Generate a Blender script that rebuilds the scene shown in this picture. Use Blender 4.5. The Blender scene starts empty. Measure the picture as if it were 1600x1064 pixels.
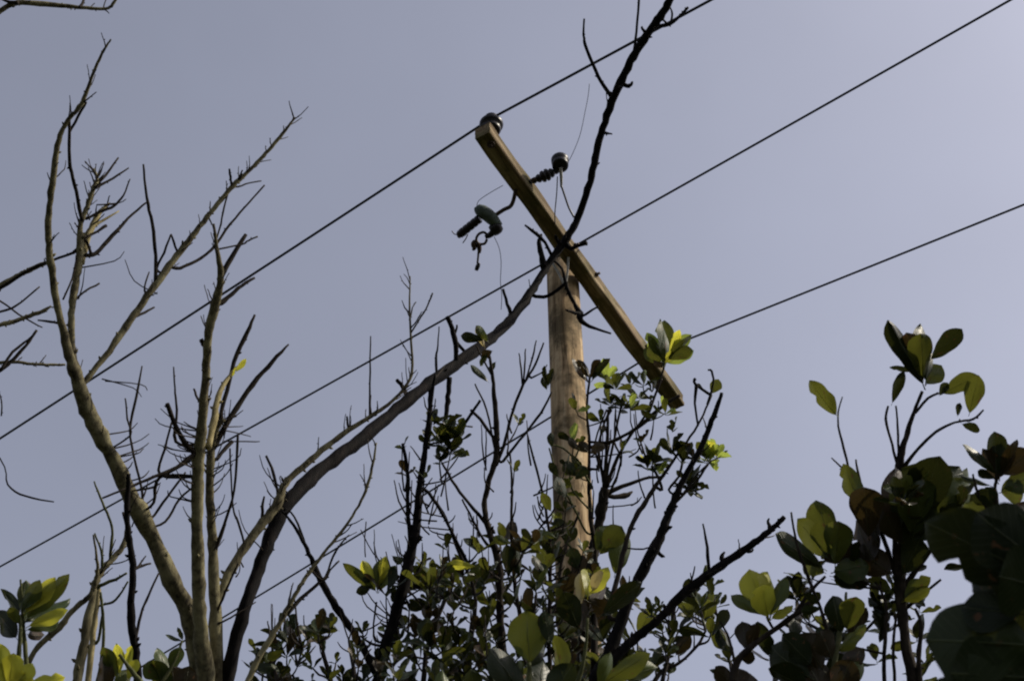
import bpy, bmesh, math, random
from math import radians, sin, cos, pi, sqrt
from mathutils import Vector, Matrix, noise
random.seed(7)
sc = bpy.context.scene
COL = sc.collection

# ------------------------------------------------------------------ camera, sky, sun, exposure
CAMZ = 1.6
PITCH = 50.0
FPX = 2198.0            # focal length in pixels of the 1600 px wide photograph
cd = bpy.data.cameras.new('camera'); cam = bpy.data.objects.new('camera', cd); COL.objects.link(cam)
cam.location = (0, 0, CAMZ); cam.rotation_euler = (radians(90 + PITCH), 0, 0)
cd.sensor_width = 36; cd.sensor_fit = 'HORIZONTAL'; cd.lens = 36 * FPX / 1600
cd.clip_start = 0.05; cd.clip_end = 3000
cd.dof.use_dof = True; cd.dof.focus_distance = 6.5; cd.dof.aperture_fstop = 14
sc.camera = cam

SUN_EL = radians(44); SUN_DIR = Vector((0.993 * cos(SUN_EL), -0.12 * cos(SUN_EL), sin(SUN_EL)))
w = bpy.data.worlds.new('World'); sc.world = w; w.use_nodes = True
nt = w.node_tree; nt.nodes.clear()
out = nt.nodes.new('ShaderNodeOutputWorld'); bg = nt.nodes.new('ShaderNodeBackground')
sky = nt.nodes.new('ShaderNodeTexSky'); sky.sky_type = 'NISHITA'; sky.sun_disc = False
sky.sun_elevation = SUN_EL; sky.sun_rotation = math.atan2(SUN_DIR.x, SUN_DIR.y)
sky.air_density = 1.0; sky.dust_density = 2.7; sky.ozone_density = 1.0
hs = nt.nodes.new('ShaderNodeHueSaturation'); hs.inputs['Saturation'].default_value = 0.44
tint = nt.nodes.new('ShaderNodeMix'); tint.data_type = 'RGBA'; tint.blend_type = 'MULTIPLY'
tint.inputs[0].default_value = 1.0; tint.inputs[7].default_value = (1.06, 1.035, 1.11, 1)
nt.links.new(sky.outputs[0], hs.inputs['Color']); nt.links.new(hs.outputs[0], tint.inputs[6])
hz = nt.nodes.new('ShaderNodeTexNoise'); hz.inputs['Scale'].default_value = 3.0; hz.inputs['Detail'].default_value = 4; hz.inputs['Roughness'].default_value = 0.55
hc = nt.nodes.new('ShaderNodeTexCoord'); nt.links.new(hc.outputs['Generated'], hz.inputs['Vector'])
hr = nt.nodes.new('ShaderNodeMapRange'); hr.inputs['From Min'].default_value = 0.3; hr.inputs['From Max'].default_value = 0.7
hr.inputs['To Min'].default_value = 0.955; hr.inputs['To Max'].default_value = 1.045; nt.links.new(hz.outputs[0], hr.inputs[0])
hv = nt.nodes.new('ShaderNodeVectorMath'); hv.operation = 'SCALE'; nt.links.new(tint.outputs[2], hv.inputs[0]); nt.links.new(hr.outputs[0], hv.inputs['Scale'])
nt.links.new(hv.outputs[0], bg.inputs[0]); bg.inputs[1].default_value = 0.15
nt.links.new(bg.outputs[0], out.inputs[0])
sl = bpy.data.lights.new('sun', 'SUN'); sl.energy = 5.0; sl.angle = radians(0.6); sl.color = (1, 0.91, 0.74)
so = bpy.data.objects.new('sun', sl); COL.objects.link(so)
so.rotation_euler = SUN_DIR.to_track_quat('Z', 'Y').to_euler(); so.location = (10, -8, 20)
sc.view_settings.view_transform = 'Standard'; sc.view_settings.look = 'None'
sc.view_settings.exposure = 0.0; sc.view_settings.gamma = 1.0; sc.view_settings.use_curve_mapping = False
sc.render.engine = 'CYCLES'
sc.cycles.pixel_filter_type = 'BLACKMAN_HARRIS'; sc.cycles.filter_width = 2.1
sc.cycles.use_denoising = True; sc.cycles.max_bounces = 8; sc.cycles.transparent_max_bounces = 6

# ------------------------------------------------------------------ sight lines: a ray of the photograph, met at its own real distance
_c, _s = cos(radians(90 + PITCH)), sin(radians(90 + PITCH))
CAM = Vector((0, 0, CAMZ))
def ray(x, y):
    v = Vector(((x - 800) / FPX, (532 - y) / FPX, -1)).normalized()
    return Vector((v.x, _c * v.y - _s * v.z, _s * v.y + _c * v.z))
def P(x, y, s): return CAM + ray(x, y) * s
VIEW_RIGHT = Vector((1, 0, 0)); VIEW_UP = Vector((0, _c, _s)).normalized()

# ------------------------------------------------------------------ materials
def nmat(name):
    m = bpy.data.materials.new(name); m.use_nodes = True
    n = m.node_tree.nodes; n.clear(); return m, n, m.node_tree.links
def ramp(n, stops):
    r = n.new('ShaderNodeValToRGB'); e = r.color_ramp.elements
    while len(e) < len(stops): e.new(0.5)
    for i, (p, c) in enumerate(stops): e[i].position = p; e[i].color = (*c, 1)
    return r
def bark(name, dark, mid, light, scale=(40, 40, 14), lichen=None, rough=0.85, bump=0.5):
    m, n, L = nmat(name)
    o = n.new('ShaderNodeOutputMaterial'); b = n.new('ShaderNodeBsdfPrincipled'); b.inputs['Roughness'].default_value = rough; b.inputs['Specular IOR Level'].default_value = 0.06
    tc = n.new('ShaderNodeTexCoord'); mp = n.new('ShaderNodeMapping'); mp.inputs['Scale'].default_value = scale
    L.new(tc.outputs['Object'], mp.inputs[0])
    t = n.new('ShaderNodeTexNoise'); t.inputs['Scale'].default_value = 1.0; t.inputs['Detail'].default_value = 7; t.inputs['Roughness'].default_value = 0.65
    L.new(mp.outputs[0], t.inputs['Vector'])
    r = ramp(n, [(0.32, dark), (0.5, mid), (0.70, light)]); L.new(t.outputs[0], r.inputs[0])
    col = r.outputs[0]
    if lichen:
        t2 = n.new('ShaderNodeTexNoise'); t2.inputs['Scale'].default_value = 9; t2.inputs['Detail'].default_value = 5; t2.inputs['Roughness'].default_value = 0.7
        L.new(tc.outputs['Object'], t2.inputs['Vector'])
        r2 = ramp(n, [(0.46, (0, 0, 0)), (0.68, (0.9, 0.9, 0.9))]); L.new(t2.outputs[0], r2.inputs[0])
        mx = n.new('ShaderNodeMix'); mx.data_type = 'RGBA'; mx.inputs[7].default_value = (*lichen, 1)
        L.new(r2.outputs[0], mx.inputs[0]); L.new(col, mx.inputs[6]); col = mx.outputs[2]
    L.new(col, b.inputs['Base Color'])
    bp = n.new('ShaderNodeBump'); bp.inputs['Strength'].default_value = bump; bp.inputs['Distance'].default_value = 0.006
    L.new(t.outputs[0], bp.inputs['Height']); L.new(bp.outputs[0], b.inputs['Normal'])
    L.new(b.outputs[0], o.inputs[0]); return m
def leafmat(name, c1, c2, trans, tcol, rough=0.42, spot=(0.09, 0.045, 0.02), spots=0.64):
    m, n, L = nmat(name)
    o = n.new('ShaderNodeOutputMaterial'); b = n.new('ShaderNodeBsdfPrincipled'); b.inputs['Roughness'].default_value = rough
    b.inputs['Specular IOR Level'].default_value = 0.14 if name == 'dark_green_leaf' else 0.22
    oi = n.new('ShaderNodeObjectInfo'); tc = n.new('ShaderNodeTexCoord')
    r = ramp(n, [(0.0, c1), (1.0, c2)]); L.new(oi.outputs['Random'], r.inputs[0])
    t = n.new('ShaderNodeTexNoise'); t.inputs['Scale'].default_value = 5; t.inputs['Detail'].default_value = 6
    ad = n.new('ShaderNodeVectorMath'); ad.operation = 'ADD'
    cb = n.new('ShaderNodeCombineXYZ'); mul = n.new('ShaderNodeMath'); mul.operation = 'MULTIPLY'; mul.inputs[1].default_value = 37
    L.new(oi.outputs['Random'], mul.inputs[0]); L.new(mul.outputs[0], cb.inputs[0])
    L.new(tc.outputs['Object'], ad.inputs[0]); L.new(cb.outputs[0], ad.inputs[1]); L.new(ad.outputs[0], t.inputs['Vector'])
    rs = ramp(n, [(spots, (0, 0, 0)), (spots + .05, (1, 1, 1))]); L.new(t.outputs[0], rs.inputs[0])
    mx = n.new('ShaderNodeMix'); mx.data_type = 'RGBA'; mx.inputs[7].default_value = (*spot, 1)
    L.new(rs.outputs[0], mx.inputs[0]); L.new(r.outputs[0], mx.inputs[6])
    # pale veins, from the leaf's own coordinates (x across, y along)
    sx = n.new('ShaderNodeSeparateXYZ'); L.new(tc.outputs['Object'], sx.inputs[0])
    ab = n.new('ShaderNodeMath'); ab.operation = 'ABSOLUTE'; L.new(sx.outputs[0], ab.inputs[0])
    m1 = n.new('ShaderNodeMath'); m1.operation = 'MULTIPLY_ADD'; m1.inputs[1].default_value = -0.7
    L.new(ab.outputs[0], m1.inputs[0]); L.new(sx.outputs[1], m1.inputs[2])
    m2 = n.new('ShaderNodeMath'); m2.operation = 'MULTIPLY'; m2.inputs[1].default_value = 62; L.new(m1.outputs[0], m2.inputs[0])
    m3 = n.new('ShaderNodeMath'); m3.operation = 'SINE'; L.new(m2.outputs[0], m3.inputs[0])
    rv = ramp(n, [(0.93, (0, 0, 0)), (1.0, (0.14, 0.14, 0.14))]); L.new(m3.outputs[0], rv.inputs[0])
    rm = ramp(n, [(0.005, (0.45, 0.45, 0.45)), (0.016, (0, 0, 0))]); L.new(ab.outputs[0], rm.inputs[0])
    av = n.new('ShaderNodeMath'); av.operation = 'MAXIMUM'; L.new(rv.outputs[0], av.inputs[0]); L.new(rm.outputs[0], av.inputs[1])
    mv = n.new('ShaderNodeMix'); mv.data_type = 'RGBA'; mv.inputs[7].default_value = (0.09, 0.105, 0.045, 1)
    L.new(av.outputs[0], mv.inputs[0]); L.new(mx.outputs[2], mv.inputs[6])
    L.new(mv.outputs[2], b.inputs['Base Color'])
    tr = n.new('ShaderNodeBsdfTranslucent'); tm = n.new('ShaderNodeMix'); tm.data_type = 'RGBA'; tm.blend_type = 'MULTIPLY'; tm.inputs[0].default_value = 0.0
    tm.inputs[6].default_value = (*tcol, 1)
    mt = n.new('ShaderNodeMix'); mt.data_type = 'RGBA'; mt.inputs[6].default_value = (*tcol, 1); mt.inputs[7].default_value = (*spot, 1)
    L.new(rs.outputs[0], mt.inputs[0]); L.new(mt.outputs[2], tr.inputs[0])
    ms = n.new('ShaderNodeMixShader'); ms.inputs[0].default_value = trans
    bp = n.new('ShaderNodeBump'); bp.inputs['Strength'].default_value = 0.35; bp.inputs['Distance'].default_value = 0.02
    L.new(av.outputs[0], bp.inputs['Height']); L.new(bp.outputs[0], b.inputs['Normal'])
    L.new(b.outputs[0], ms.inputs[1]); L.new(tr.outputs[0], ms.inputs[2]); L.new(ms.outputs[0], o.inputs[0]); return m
def plain(name, col, rough=0.5, metal=0.0, var=0.25, scale=30):
    m, n, L = nmat(name)
    o = n.new('ShaderNodeOutputMaterial'); b = n.new('ShaderNodeBsdfPrincipled'); b.inputs['Roughness'].default_value = rough; b.inputs['Metallic'].default_value = metal
    b.inputs['Specular IOR Level'].default_value = 0.22
    tc = n.new('ShaderNodeTexCoord'); t = n.new('ShaderNodeTexNoise'); t.inputs['Scale'].default_value = scale; t.inputs['Detail'].default_value = 5
    L.new(tc.outputs['Object'], t.inputs['Vector'])
    lo = tuple(c * (1 - var) for c in col); hi = tuple(min(1, c * (1 + var)) for c in col)
    r = ramp(n, [(0.35, lo), (0.65, hi)]); L.new(t.outputs[0], r.inputs[0]); L.new(r.outputs[0], b.inputs['Base Color'])
    L.new(b.outputs[0], o.inputs[0]); return m

M = {}
M['bark'] = bark('grey_olive_bark', (0.016, 0.014, 0.011), (0.074, 0.064, 0.038), (0.160, 0.143, 0.082), lichen=(0.20, 0.182, 0.105))
M['bark_dark_shaded'] = bark('dark_shaded_bark', (0.002, 0.0018, 0.002), (0.005, 0.0043, 0.0046), (0.014, 0.011, 0.010))  # near-black; the long limb's shaded underside is put into this colour
M['bark_sunlit'] = bark('sunlit_ochre_bark', (0.08, 0.065, 0.03), (0.19, 0.16, 0.08), (0.30, 0.26, 0.14))  # sunlit tone put into the bark colour
M['twig'] = bark('twig_bark', (0.008, 0.0065, 0.006), (0.020, 0.016, 0.013), (0.045, 0.036, 0.026), bump=0.2)
M['twig_green'] = bark('green_twig_bark', (0.03, 0.035, 0.015), (0.07, 0.075, 0.035), (0.13, 0.13, 0.06), bump=0.2)
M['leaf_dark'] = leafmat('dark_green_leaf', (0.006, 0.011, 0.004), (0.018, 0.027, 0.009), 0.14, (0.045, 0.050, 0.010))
M['leaf_green'] = leafmat('green_leaf', (0.018, 0.032, 0.007), (0.050, 0.072, 0.016), 0.30, (0.11, 0.115, 0.016))
M['leaf_yellow'] = leafmat('yellow_green_leaf', (0.12, 0.14, 0.016), (0.28, 0.27, 0.04), 0.55, (0.52, 0.50, 0.05), spots=0.70)  # young yellow-green, colour raised further for a backlit look
M['leaf_brown'] = leafmat('red_brown_leaf', (0.016, 0.013, 0.006), (0.034, 0.021, 0.010), 0.18, (0.050, 0.034, 0.010))
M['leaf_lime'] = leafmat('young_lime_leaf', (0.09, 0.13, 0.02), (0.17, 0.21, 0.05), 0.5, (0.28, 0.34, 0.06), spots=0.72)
M['leaf_dead'] = leafmat('dry_cream_leaf', (0.32, 0.26, 0.13), (0.45, 0.38, 0.20), 0.3, (0.45, 0.36, 0.14))
M['wire'] = plain('black_wire', (0.02, 0.02, 0.026), 0.45, 0.2)
M['metal'] = plain('rusty_dark_steel', (0.055, 0.038, 0.030), 0.6, 0.5)
M['porcelain'] = plain('dark_brown_porcelain', (0.010, 0.008, 0.009), 0.38)
M['glaze_pale'] = plain('pale_grey_porcelain', (0.27, 0.26, 0.24), 0.5)
M['polymer'] = plain('grey_green_housing', (0.065, 0.085, 0.078), 0.6)
M['moss_stain_shade'] = plain('moss_stain_shade', (0.05, 0.07, 0.02), 0.9)

def wood(name, base, dark, light, moss_stain_shade=None, stretch=(26, 26, 1.6)):
    m, n, L = nmat(name)
    o = n.new('ShaderNodeOutputMaterial'); b = n.new('ShaderNodeBsdfPrincipled'); b.inputs['Roughness'].default_value = 0.85; b.inputs['Specular IOR Level'].default_value = 0.08
    tc = n.new('ShaderNodeTexCoord'); mp = n.new('ShaderNodeMapping'); mp.inputs['Scale'].default_value = stretch
    L.new(tc.outputs['Object'], mp.inputs[0])
    t = n.new('ShaderNodeTexNoise'); t.inputs['Scale'].default_value = 1; t.inputs['Detail'].default_value = 9; t.inputs['Roughness'].default_value = 0.62
    L.new(mp.outputs[0], t.inputs['Vector'])
    r = ramp(n, [(0.28, dark), (0.5, base), (0.75, light)]); L.new(t.outputs[0], r.inputs[0])
    t2 = n.new('ShaderNodeTexNoise'); t2.inputs['Scale'].default_value = 3.2; t2.inputs['Detail'].default_value = 7; t2.inputs['Roughness'].default_value = 0.7
    L.new(tc.outputs['Object'], t2.inputs['Vector'])
    r2 = ramp(n, [(0.46, (0, 0, 0)), (0.60, (0.85, 0.85, 0.85))]); L.new(t2.outputs[0], r2.inputs[0])
    mx = n.new('ShaderNodeMix'); mx.data_type = 'RGBA'; mx.inputs[7].default_value = (*(moss_stain_shade or tuple(c * 0.8 for c in dark)), 1)
    L.new(r2.outputs[0], mx.inputs[0]); L.new(r.outputs[0], mx.inputs[6])
    mq = n.new('ShaderNodeMapping'); mq.inputs['Scale'].default_value = tuple(c * (1.0 if c > 5 else 0.45) for c in stretch); L.new(tc.outputs['Object'], mq.inputs[0])
    t3 = n.new('ShaderNodeTexNoise'); t3.inputs['Scale'].default_value = 0.8; t3.inputs['Detail'].default_value = 3; L.new(mq.outputs[0], t3.inputs['Vector'])
    r3 = ramp(n, [(0.484, (0, 0, 0)), (0.496, (0.85, 0.85, 0.85)), (0.508, (0, 0, 0))]); L.new(t3.outputs[0], r3.inputs[0])     # drying checks
    mc = n.new('ShaderNodeMix'); mc.data_type = 'RGBA'; mc.inputs[7].default_value = (*(c * 0.35 for c in dark), 1)
    L.new(r3.outputs[0], mc.inputs[0]); L.new(mx.outputs[2], mc.inputs[6]); L.new(mc.outputs[2], b.inputs['Base Color'])
    bp = n.new('ShaderNodeBump'); bp.inputs['Strength'].default_value = 0.6; bp.inputs['Distance'].default_value = 0.008
    L.new(t.outputs[0], bp.inputs['Height']); L.new(bp.outputs[0], b.inputs['Normal']); L.new(b.outputs[0], o.inputs[0]); return m
M['post'] = wood('weathered_tan_wood', (0.30, 0.215, 0.120), (0.090, 0.054, 0.028), (0.49, 0.385, 0.245), moss_stain_shade=(0.05, 0.038, 0.02))  # dark blotches mix stains with leaf shadows put into the colour
M['arm'] = wood('mossy_timber', (0.155, 0.113, 0.066), (0.045, 0.028, 0.016), (0.34, 0.275, 0.17), moss_stain_shade=(0.075, 0.066, 0.028), stretch=(30, 2.0, 30))

def ground_mat():
    m, n, L = nmat('grassy_ground')
    o = n.new('ShaderNodeOutputMaterial'); b = n.new('ShaderNodeBsdfPrincipled'); b.inputs['Roughness'].default_value = 0.95; b.inputs['Specular IOR Level'].default_value = 0.1
    tc = n.new('ShaderNodeTexCoord'); t = n.new('ShaderNodeTexNoise'); t.inputs['Scale'].default_value = 1.3; t.inputs['Detail'].default_value = 10
    L.new(tc.outputs['Object'], t.inputs['Vector'])
    r = ramp(n, [(0.35, (0.014, 0.018, 0.008)), (0.5, (0.026, 0.032, 0.014)), (0.7, (0.05, 0.042, 0.026))]); L.new(t.outputs[0], r.inputs[0])
    L.new(r.outputs[0], b.inputs['Base Color']); L.new(b.outputs[0], o.inputs[0]); return m
M['ground'] = ground_mat()

# ------------------------------------------------------------------ builders
def link(name, me, mat, parent=None, smooth=True):
    if mat and not me.materials: me.materials.append(mat)
    if smooth: me.shade_smooth()
    o = bpy.data.objects.new(name, me); COL.objects.link(o)
    if parent: o.parent = parent
    return o
def thing(name, label, cat, loc, group=None):
    o = bpy.data.objects.new(name, None); COL.objects.link(o); o.location = loc; o.empty_display_size = 0.2
    o['label'] = label; o['category'] = cat
    if group: o['group'] = group
    return o
def catmull(pts, n):
    """pts: list of tuples (x, y, z, r) -> smooth list"""
    out_ = []
    N = len(pts)
    for i in range(N - 1):
        p0 = pts[max(i - 1, 0)]; p1 = pts[i]; p2 = pts[i + 1]; p3 = pts[min(i + 2, N - 1)]
        for k in range(n):
            t = k / n; t2 = t * t; t3 = t2 * t
            out_.append(tuple(0.5 * (2 * b + (c - a) * t + (2 * a - 5 * b + 4 * c - d) * t2 + (3 * b - a - 3 * c + d) * t3)
                              for a, b, c, d in zip(p0, p1, p2, p3)))
    out_.append(tuple(pts[-1])); return out_
def tube_into(V, Fc, pts, sides, rough=0.0, seed=0.0, cap=True):
    """pts: (x,y,z,r)"""
    base = len(V); n = len(pts)
    prev = None
    for i, (x, y, z, r) in enumerate(pts):
        a = Vector(pts[max(i - 1, 0)][:3]); b = Vector(pts[min(i + 1, n - 1)][:3])
        t = (b - a)
        t = t.normalized() if t.length > 1e-9 else Vector((0, 0, 1))
        if prev is None:
            u = t.orthogonal().normalized()
        else:
            u = prev - t * prev.dot(t)
            u = u.normalized() if u.length > 1e-6 else t.orthogonal().normalized()
        prev = u; v = t.cross(u)
        for k in range(sides):
            an = 2 * pi * k / sides
            rr = r
            if rough:
                q = Vector((x * 9 + seed, y * 9, z * 9)) + (u * cos(an) + v * sin(an)) * 0.8
                rr = r * (1 + rough * noise.noise(q) * 1.6 + rough * 0.6 * noise.noise(q * 3.1))
            d = u * cos(an) + v * sin(an)
            V.append((x + d.x * rr, y + d.y * rr, z + d.z * rr))
    for i in range(n - 1):
        for k in range(sides):
            k2 = (k + 1) % sides
            Fc.append((base + i * sides + k, base + i * sides + k2, base + (i + 1) * sides + k2, base + (i + 1) * sides + k))
    if cap:
        Fc.append(tuple(base + k for k in range(sides))[::-1]); Fc.append(tuple(base + (n - 1) * sides + k for k in range(sides)))
def mesh_from(name, V, Fc):
    me = bpy.data.meshes.new(name); me.from_pydata(V, [], Fc); me.update(); return me
def cone_bud(V, Fc, p, d, r, l):
    a = (*p, r * 0.8); b = (*(p + d * l * 0.5), r); c = (*(p + d * l), r * 0.25)
    tube_into(V, Fc, [a, b, c], 5, cap=True)

class Br:
    __slots__ = ('o', 'sm', 'root')       # object, samples (x, y, s, w), root thing
def nearest(brs, x, y):
    best = None
    for b in (brs if isinstance(brs, (list, tuple)) else [brs]):
        for q in b.sm:
            d = (q[0] - x) ** 2 + (q[1] - y) ** 2
            if best is None or d < best[0]: best = (d, q, b)
    return best
def branch(root, pts, name='branch', s=None, at=None, ds=0.0, mat='twig', rough=None, buds=0.0, down=None, wig=1.0, under=True):
    """pts in (x, y, width px[, s]).  at = branch it grows from; s = distance at its base, ds = how much farther its tip is."""
    start = s
    if at is not None:
        _, q, ab = nearest(at, pts[0][0], pts[0][1]); start = q[2]
    if at is not None:
        dd_ = math.hypot(q[0] - pts[0][0], q[1] - pts[0][1])
        if 3 < dd_ < 60 and pts[0][2] <= 8: pts = [(q[0], q[1], pts[0][2])] + list(pts)
    L = [0]
    for a, b in zip(pts, pts[1:]): L.append(L[-1] + math.hypot(b[0] - a[0], b[1] - a[1]))
    tot = max(L[-1], 1e-6)
    full = []
    for p, l in zip(pts, L):
        ss = p[3] if len(p) > 3 else start + ds * l / tot
        full.append((p[0], p[1], ss, p[2]))
    n = 6 if tot > 250 else (4 if tot > 90 else 3)
    if mat == 'bark': full = [(a, b, c, d * 0.9) for a, b, c, d in full]
    sm = catmull(full, n)
    seed = random.uniform(0, 90)
    out_ = []; wmax = max(p[2] for p in pts)
    for i, (x, y, ss, w_) in enumerate(sm):
        amp = min(1.6, 0.25 + 0.10 * w_) * wig
        if 0 < i:
            x += amp * noise.noise(Vector((i * 0.9, seed, 0))) * 1.6; y += amp * noise.noise(Vector((i * 0.9, seed, 5))) * 1.6
        w_ = max(w_, 1.2)
        w_ *= 1 + (0.24 if w_ > 7 else 0.16) * noise.noise(Vector((i * 0.7, seed, 9)))
        out_.append((x, y, ss, w_))
    loc = root.location
    wp = []
    for x, y, ss, w_ in out_:
        p = P(x, y, ss) - loc; wp.append((p.x, p.y, p.z, 0.5 * w_ * ss / FPX))
    if down:      # carried on below the frame to the ground: list of world points with radius
        wp = catmull([(Vector(q[:3]) - loc).to_tuple() + (q[3],) for q in down] + [wp[0]], 5)[:-1] + wp
    V, Fc = [], []
    sides = 12 if wmax > 18 else (8 if wmax > 8 else 6)
    if rough is None: rough = 0.10 if wmax > 6 else 0.16
    tube_into(V, Fc, wp, sides, rough=rough, seed=seed)
    if buds:
        for i in range(2, len(wp) - 1):
            if random.random() < buds:
                t = (Vector(wp[i + 1][:3]) - Vector(wp[i - 1][:3])).normalized()
                sd = t.orthogonal().normalized(); sd.rotate(Matrix.Rotation(random.uniform(0, 6.28), 3, t))
                d = (sd + t * random.uniform(0.2, 0.9)).normalized(); r = wp[i][3]
                rb = min(max(r * 0.45, 0.0022), 0.007)
                cone_bud(V, Fc, Vector(wp[i][:3]) + sd * r * 0.6, d, rb, rb * random.uniform(1.2, 2.6) + r * 0.35)
    me = mesh_from(name, V, Fc)
    par = root
    if at is not None and under and name == 'twig' and ab.o.parent == root: par = ab.o
    o = link(name, me, M[mat], par)
    b = Br(); b.o = o; b.sm = out_; b.root = root
    return b

# leaves ---------------------------------------------------------------
def leaf_mesh(var, matkey):
    rnd = random.Random(var * 13 + 5)
    V, Fc = [], []
    nl = 16
    peak = (0.60, 0.66, 0.55, 0.70, 0.62, 0.58)[var]; curl = (0.10, -0.06, 0.22, 0.05, 0.32, -0.14)[var]
    fold = (0.20, 0.12, 0.32, 0.25, 0.16, 0.40)[var]; twist = (0.1, -0.25, 0.3, 0.0, -0.4, 0.2)[var]
    bite = (None, None, 10, None, None, 12)[var]; ph1, ph2 = rnd.uniform(0, 6), rnd.uniform(0, 6)
    pet = 0.055
    for i in range(nl + 1):
        t = i / nl
        y = pet + (1 - pet) * t
        w_ = (math.sin(pi * min(1, t / (2 * peak))) if t < peak else math.cos(pi / 2 * ((t - peak) / (1 - peak)) ** 1.7))
        w_ = 0.5 * max(w_, 0.0) ** 0.85 + 0.004
        wl = w_ * (1 + .07 * sin(7 * t + ph1) + .03 * sin(17 * t + ph2)); wr = w_ * (1 + .07 * sin(6 * t + ph2) + .03 * sin(19 * t + ph1))
        if bite and i in (bite - 1, bite, bite + 1): wr *= (0.8, 0.55, 0.72)[i - bite + 1]
        zc = curl * (t ** 2) - 0.02
        for sx, ww in ((-1, wl), (-0.5, wl), (0, 0), (0.5, wr), (1, wr)):
            x = sx * ww; z = zc + fold * abs(x) * (1 - 0.35 * abs(sx)) + 0.02 * math.sin(9 * t + 3 * sx + var)
            a = twist * t
            V.append((x * cos(a) - (z - zc) * sin(a), y - 0.06 * abs(sx) * ww, zc + x * sin(a) + (z - zc) * cos(a)))
    for i in range(nl):
        for k in range(4):
            a = i * 5 + k; Fc.append((a, a + 1, a + 6, a + 5))
    # petiole and raised midrib under the blade (own thickness)
    tube_into(V, Fc, [(0, -0.03, 0.0, 0.020), (0, pet * 0.6, -0.012, 0.016), (0, pet + 0.03, -0.026, 0.014)] +
              [(0, pet + (1 - pet) * t, curl * t * t - 0.026, 0.010 * (1 - t) + 0.003) for t in (0.2, 0.4, 0.6, 0.8)], 4, cap=True)
    me = mesh_from('leaf', V, Fc); me.materials.append(M[matkey]); me.shade_smooth(); return me
LEAF = {}
def leaf_me(mat, var):
    k = (mat, var)
    if k not in LEAF: LEAF[k] = leaf_mesh(var, mat)
    return LEAF[k]
def put_leaf(root, base, ydir, zdir, length, width, mat, var=None, label=None):
    var = random.randrange(6) if var is None else var
    o = bpy.data.objects.new('leaf', leaf_me(mat, var)); COL.objects.link(o); o.parent = root
    y = ydir.normalized(); z = (zdir - y * zdir.dot(y))
    z = z.normalized() if z.length > 1e-4 else y.orthogonal().normalized()
    x = y.cross(z)
    Rm = Matrix((x, y, z)).transposed().to_4x4()
    o.matrix_local = Matrix.Translation(base - root.location) @ Rm @ Matrix.Diagonal((width, length, length, 1))
    if label: o['label'] = label
    return o
def leaf(root, b, t, w_, s, mat='leaf_green', ds=0.0, roll=None, var=None):
    """a leaf with base and tip seen at b and t; s = distance of the base, ds the tip's extra distance"""
    B = P(b[0], b[1], s); T = P(t[0], t[1], s + ds)
    y = T - B; mid = (B + T) / 2
    away = (mid - CAM).normalized()
    roll = random.uniform(-0.6, 0.6) if roll is None else roll
    z = away.copy(); z.rotate(Matrix.Rotation(roll, 3, y.normalized()))
    return put_leaf(root, B, y, z, y.length, w_ * s / FPX * 1.04, mat, var)
def rosette(root, x, y, s, n, Lpx, mats=('leaf_green',), aim=(0, -1), spread=(25, 80), wr=0.42, depth=0.0):
    c = P(x, y, s)
    ax = (VIEW_RIGHT * aim[0] - VIEW_UP * aim[1]).normalized() + (c - CAM).normalized() * depth + Vector((0, 0, 0.5))
    ax.normalize(); u = ax.orthogonal().normalized(); v = ax.cross(u)
    a0 = random.uniform(0, 6.28)
    for i in range(n):
        a = a0 + i * 2.4 + random.uniform(-.3, .3)
        th = radians(spread[0] + (spread[1] - spread[0]) * (i + random.random()) / max(n, 1))
        d = ax * cos(th) + (u * cos(a) + v * sin(a)) * sin(th)
        L_ = Lpx * s / FPX * random.uniform(0.7, 1.15)
        z = ax * 1.0 - d * 0.3 + Vector((random.uniform(-.4, .4), random.uniform(-.4, .4), random.uniform(-.2, .4)))
        put_leaf(root, c - ax * 0.012 * i / n, d, z, L_, L_ * wr * random.uniform(0.85, 1.2), random.choice(mats))
def sprig(root, stems, x, y, n, Lpx, mats, ds=0.0, w0=4, mat='twig', base=None, rosn=None, aim=None, name='branch', wr=0.42):
    """a thin stem from the nearest stem (lower down) to (x, y) with a whorl of leaves at its tip"""
    if base is None:
        best = None
        for b in stems:
            for q in b.sm:
                dx, dy = q[0] - x, q[1] - y
                if dy < 12: continue
                d = abs(dx) * 1.6 + dy
                if best is None or d < best[0]: best = (d, q)
        if best is None: _, q, _b = nearest(stems, x, y)
        else: q = best[1]
    else: q = (base[0], base[1], nearest(stems, *base)[1][2], w0)
    bx, by, bs = q[0], q[1], q[2]
    mx = bx + (x - bx) * random.uniform(0.55, 0.9); my = by + (y - by) * random.uniform(0.35, 0.55)
    b = branch(root, [(bx, by, w0), (mx, my, w0 * 0.8), (x, y, w0 * 0.5)], name, s=bs, ds=ds, mat=mat)
    if aim is None: aim = ((x - mx) * 0.5, y - my - 8)
    if n: rosette(root, x, y, bs + ds, n, Lpx, mats, aim=aim, wr=wr)
    return b
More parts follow.
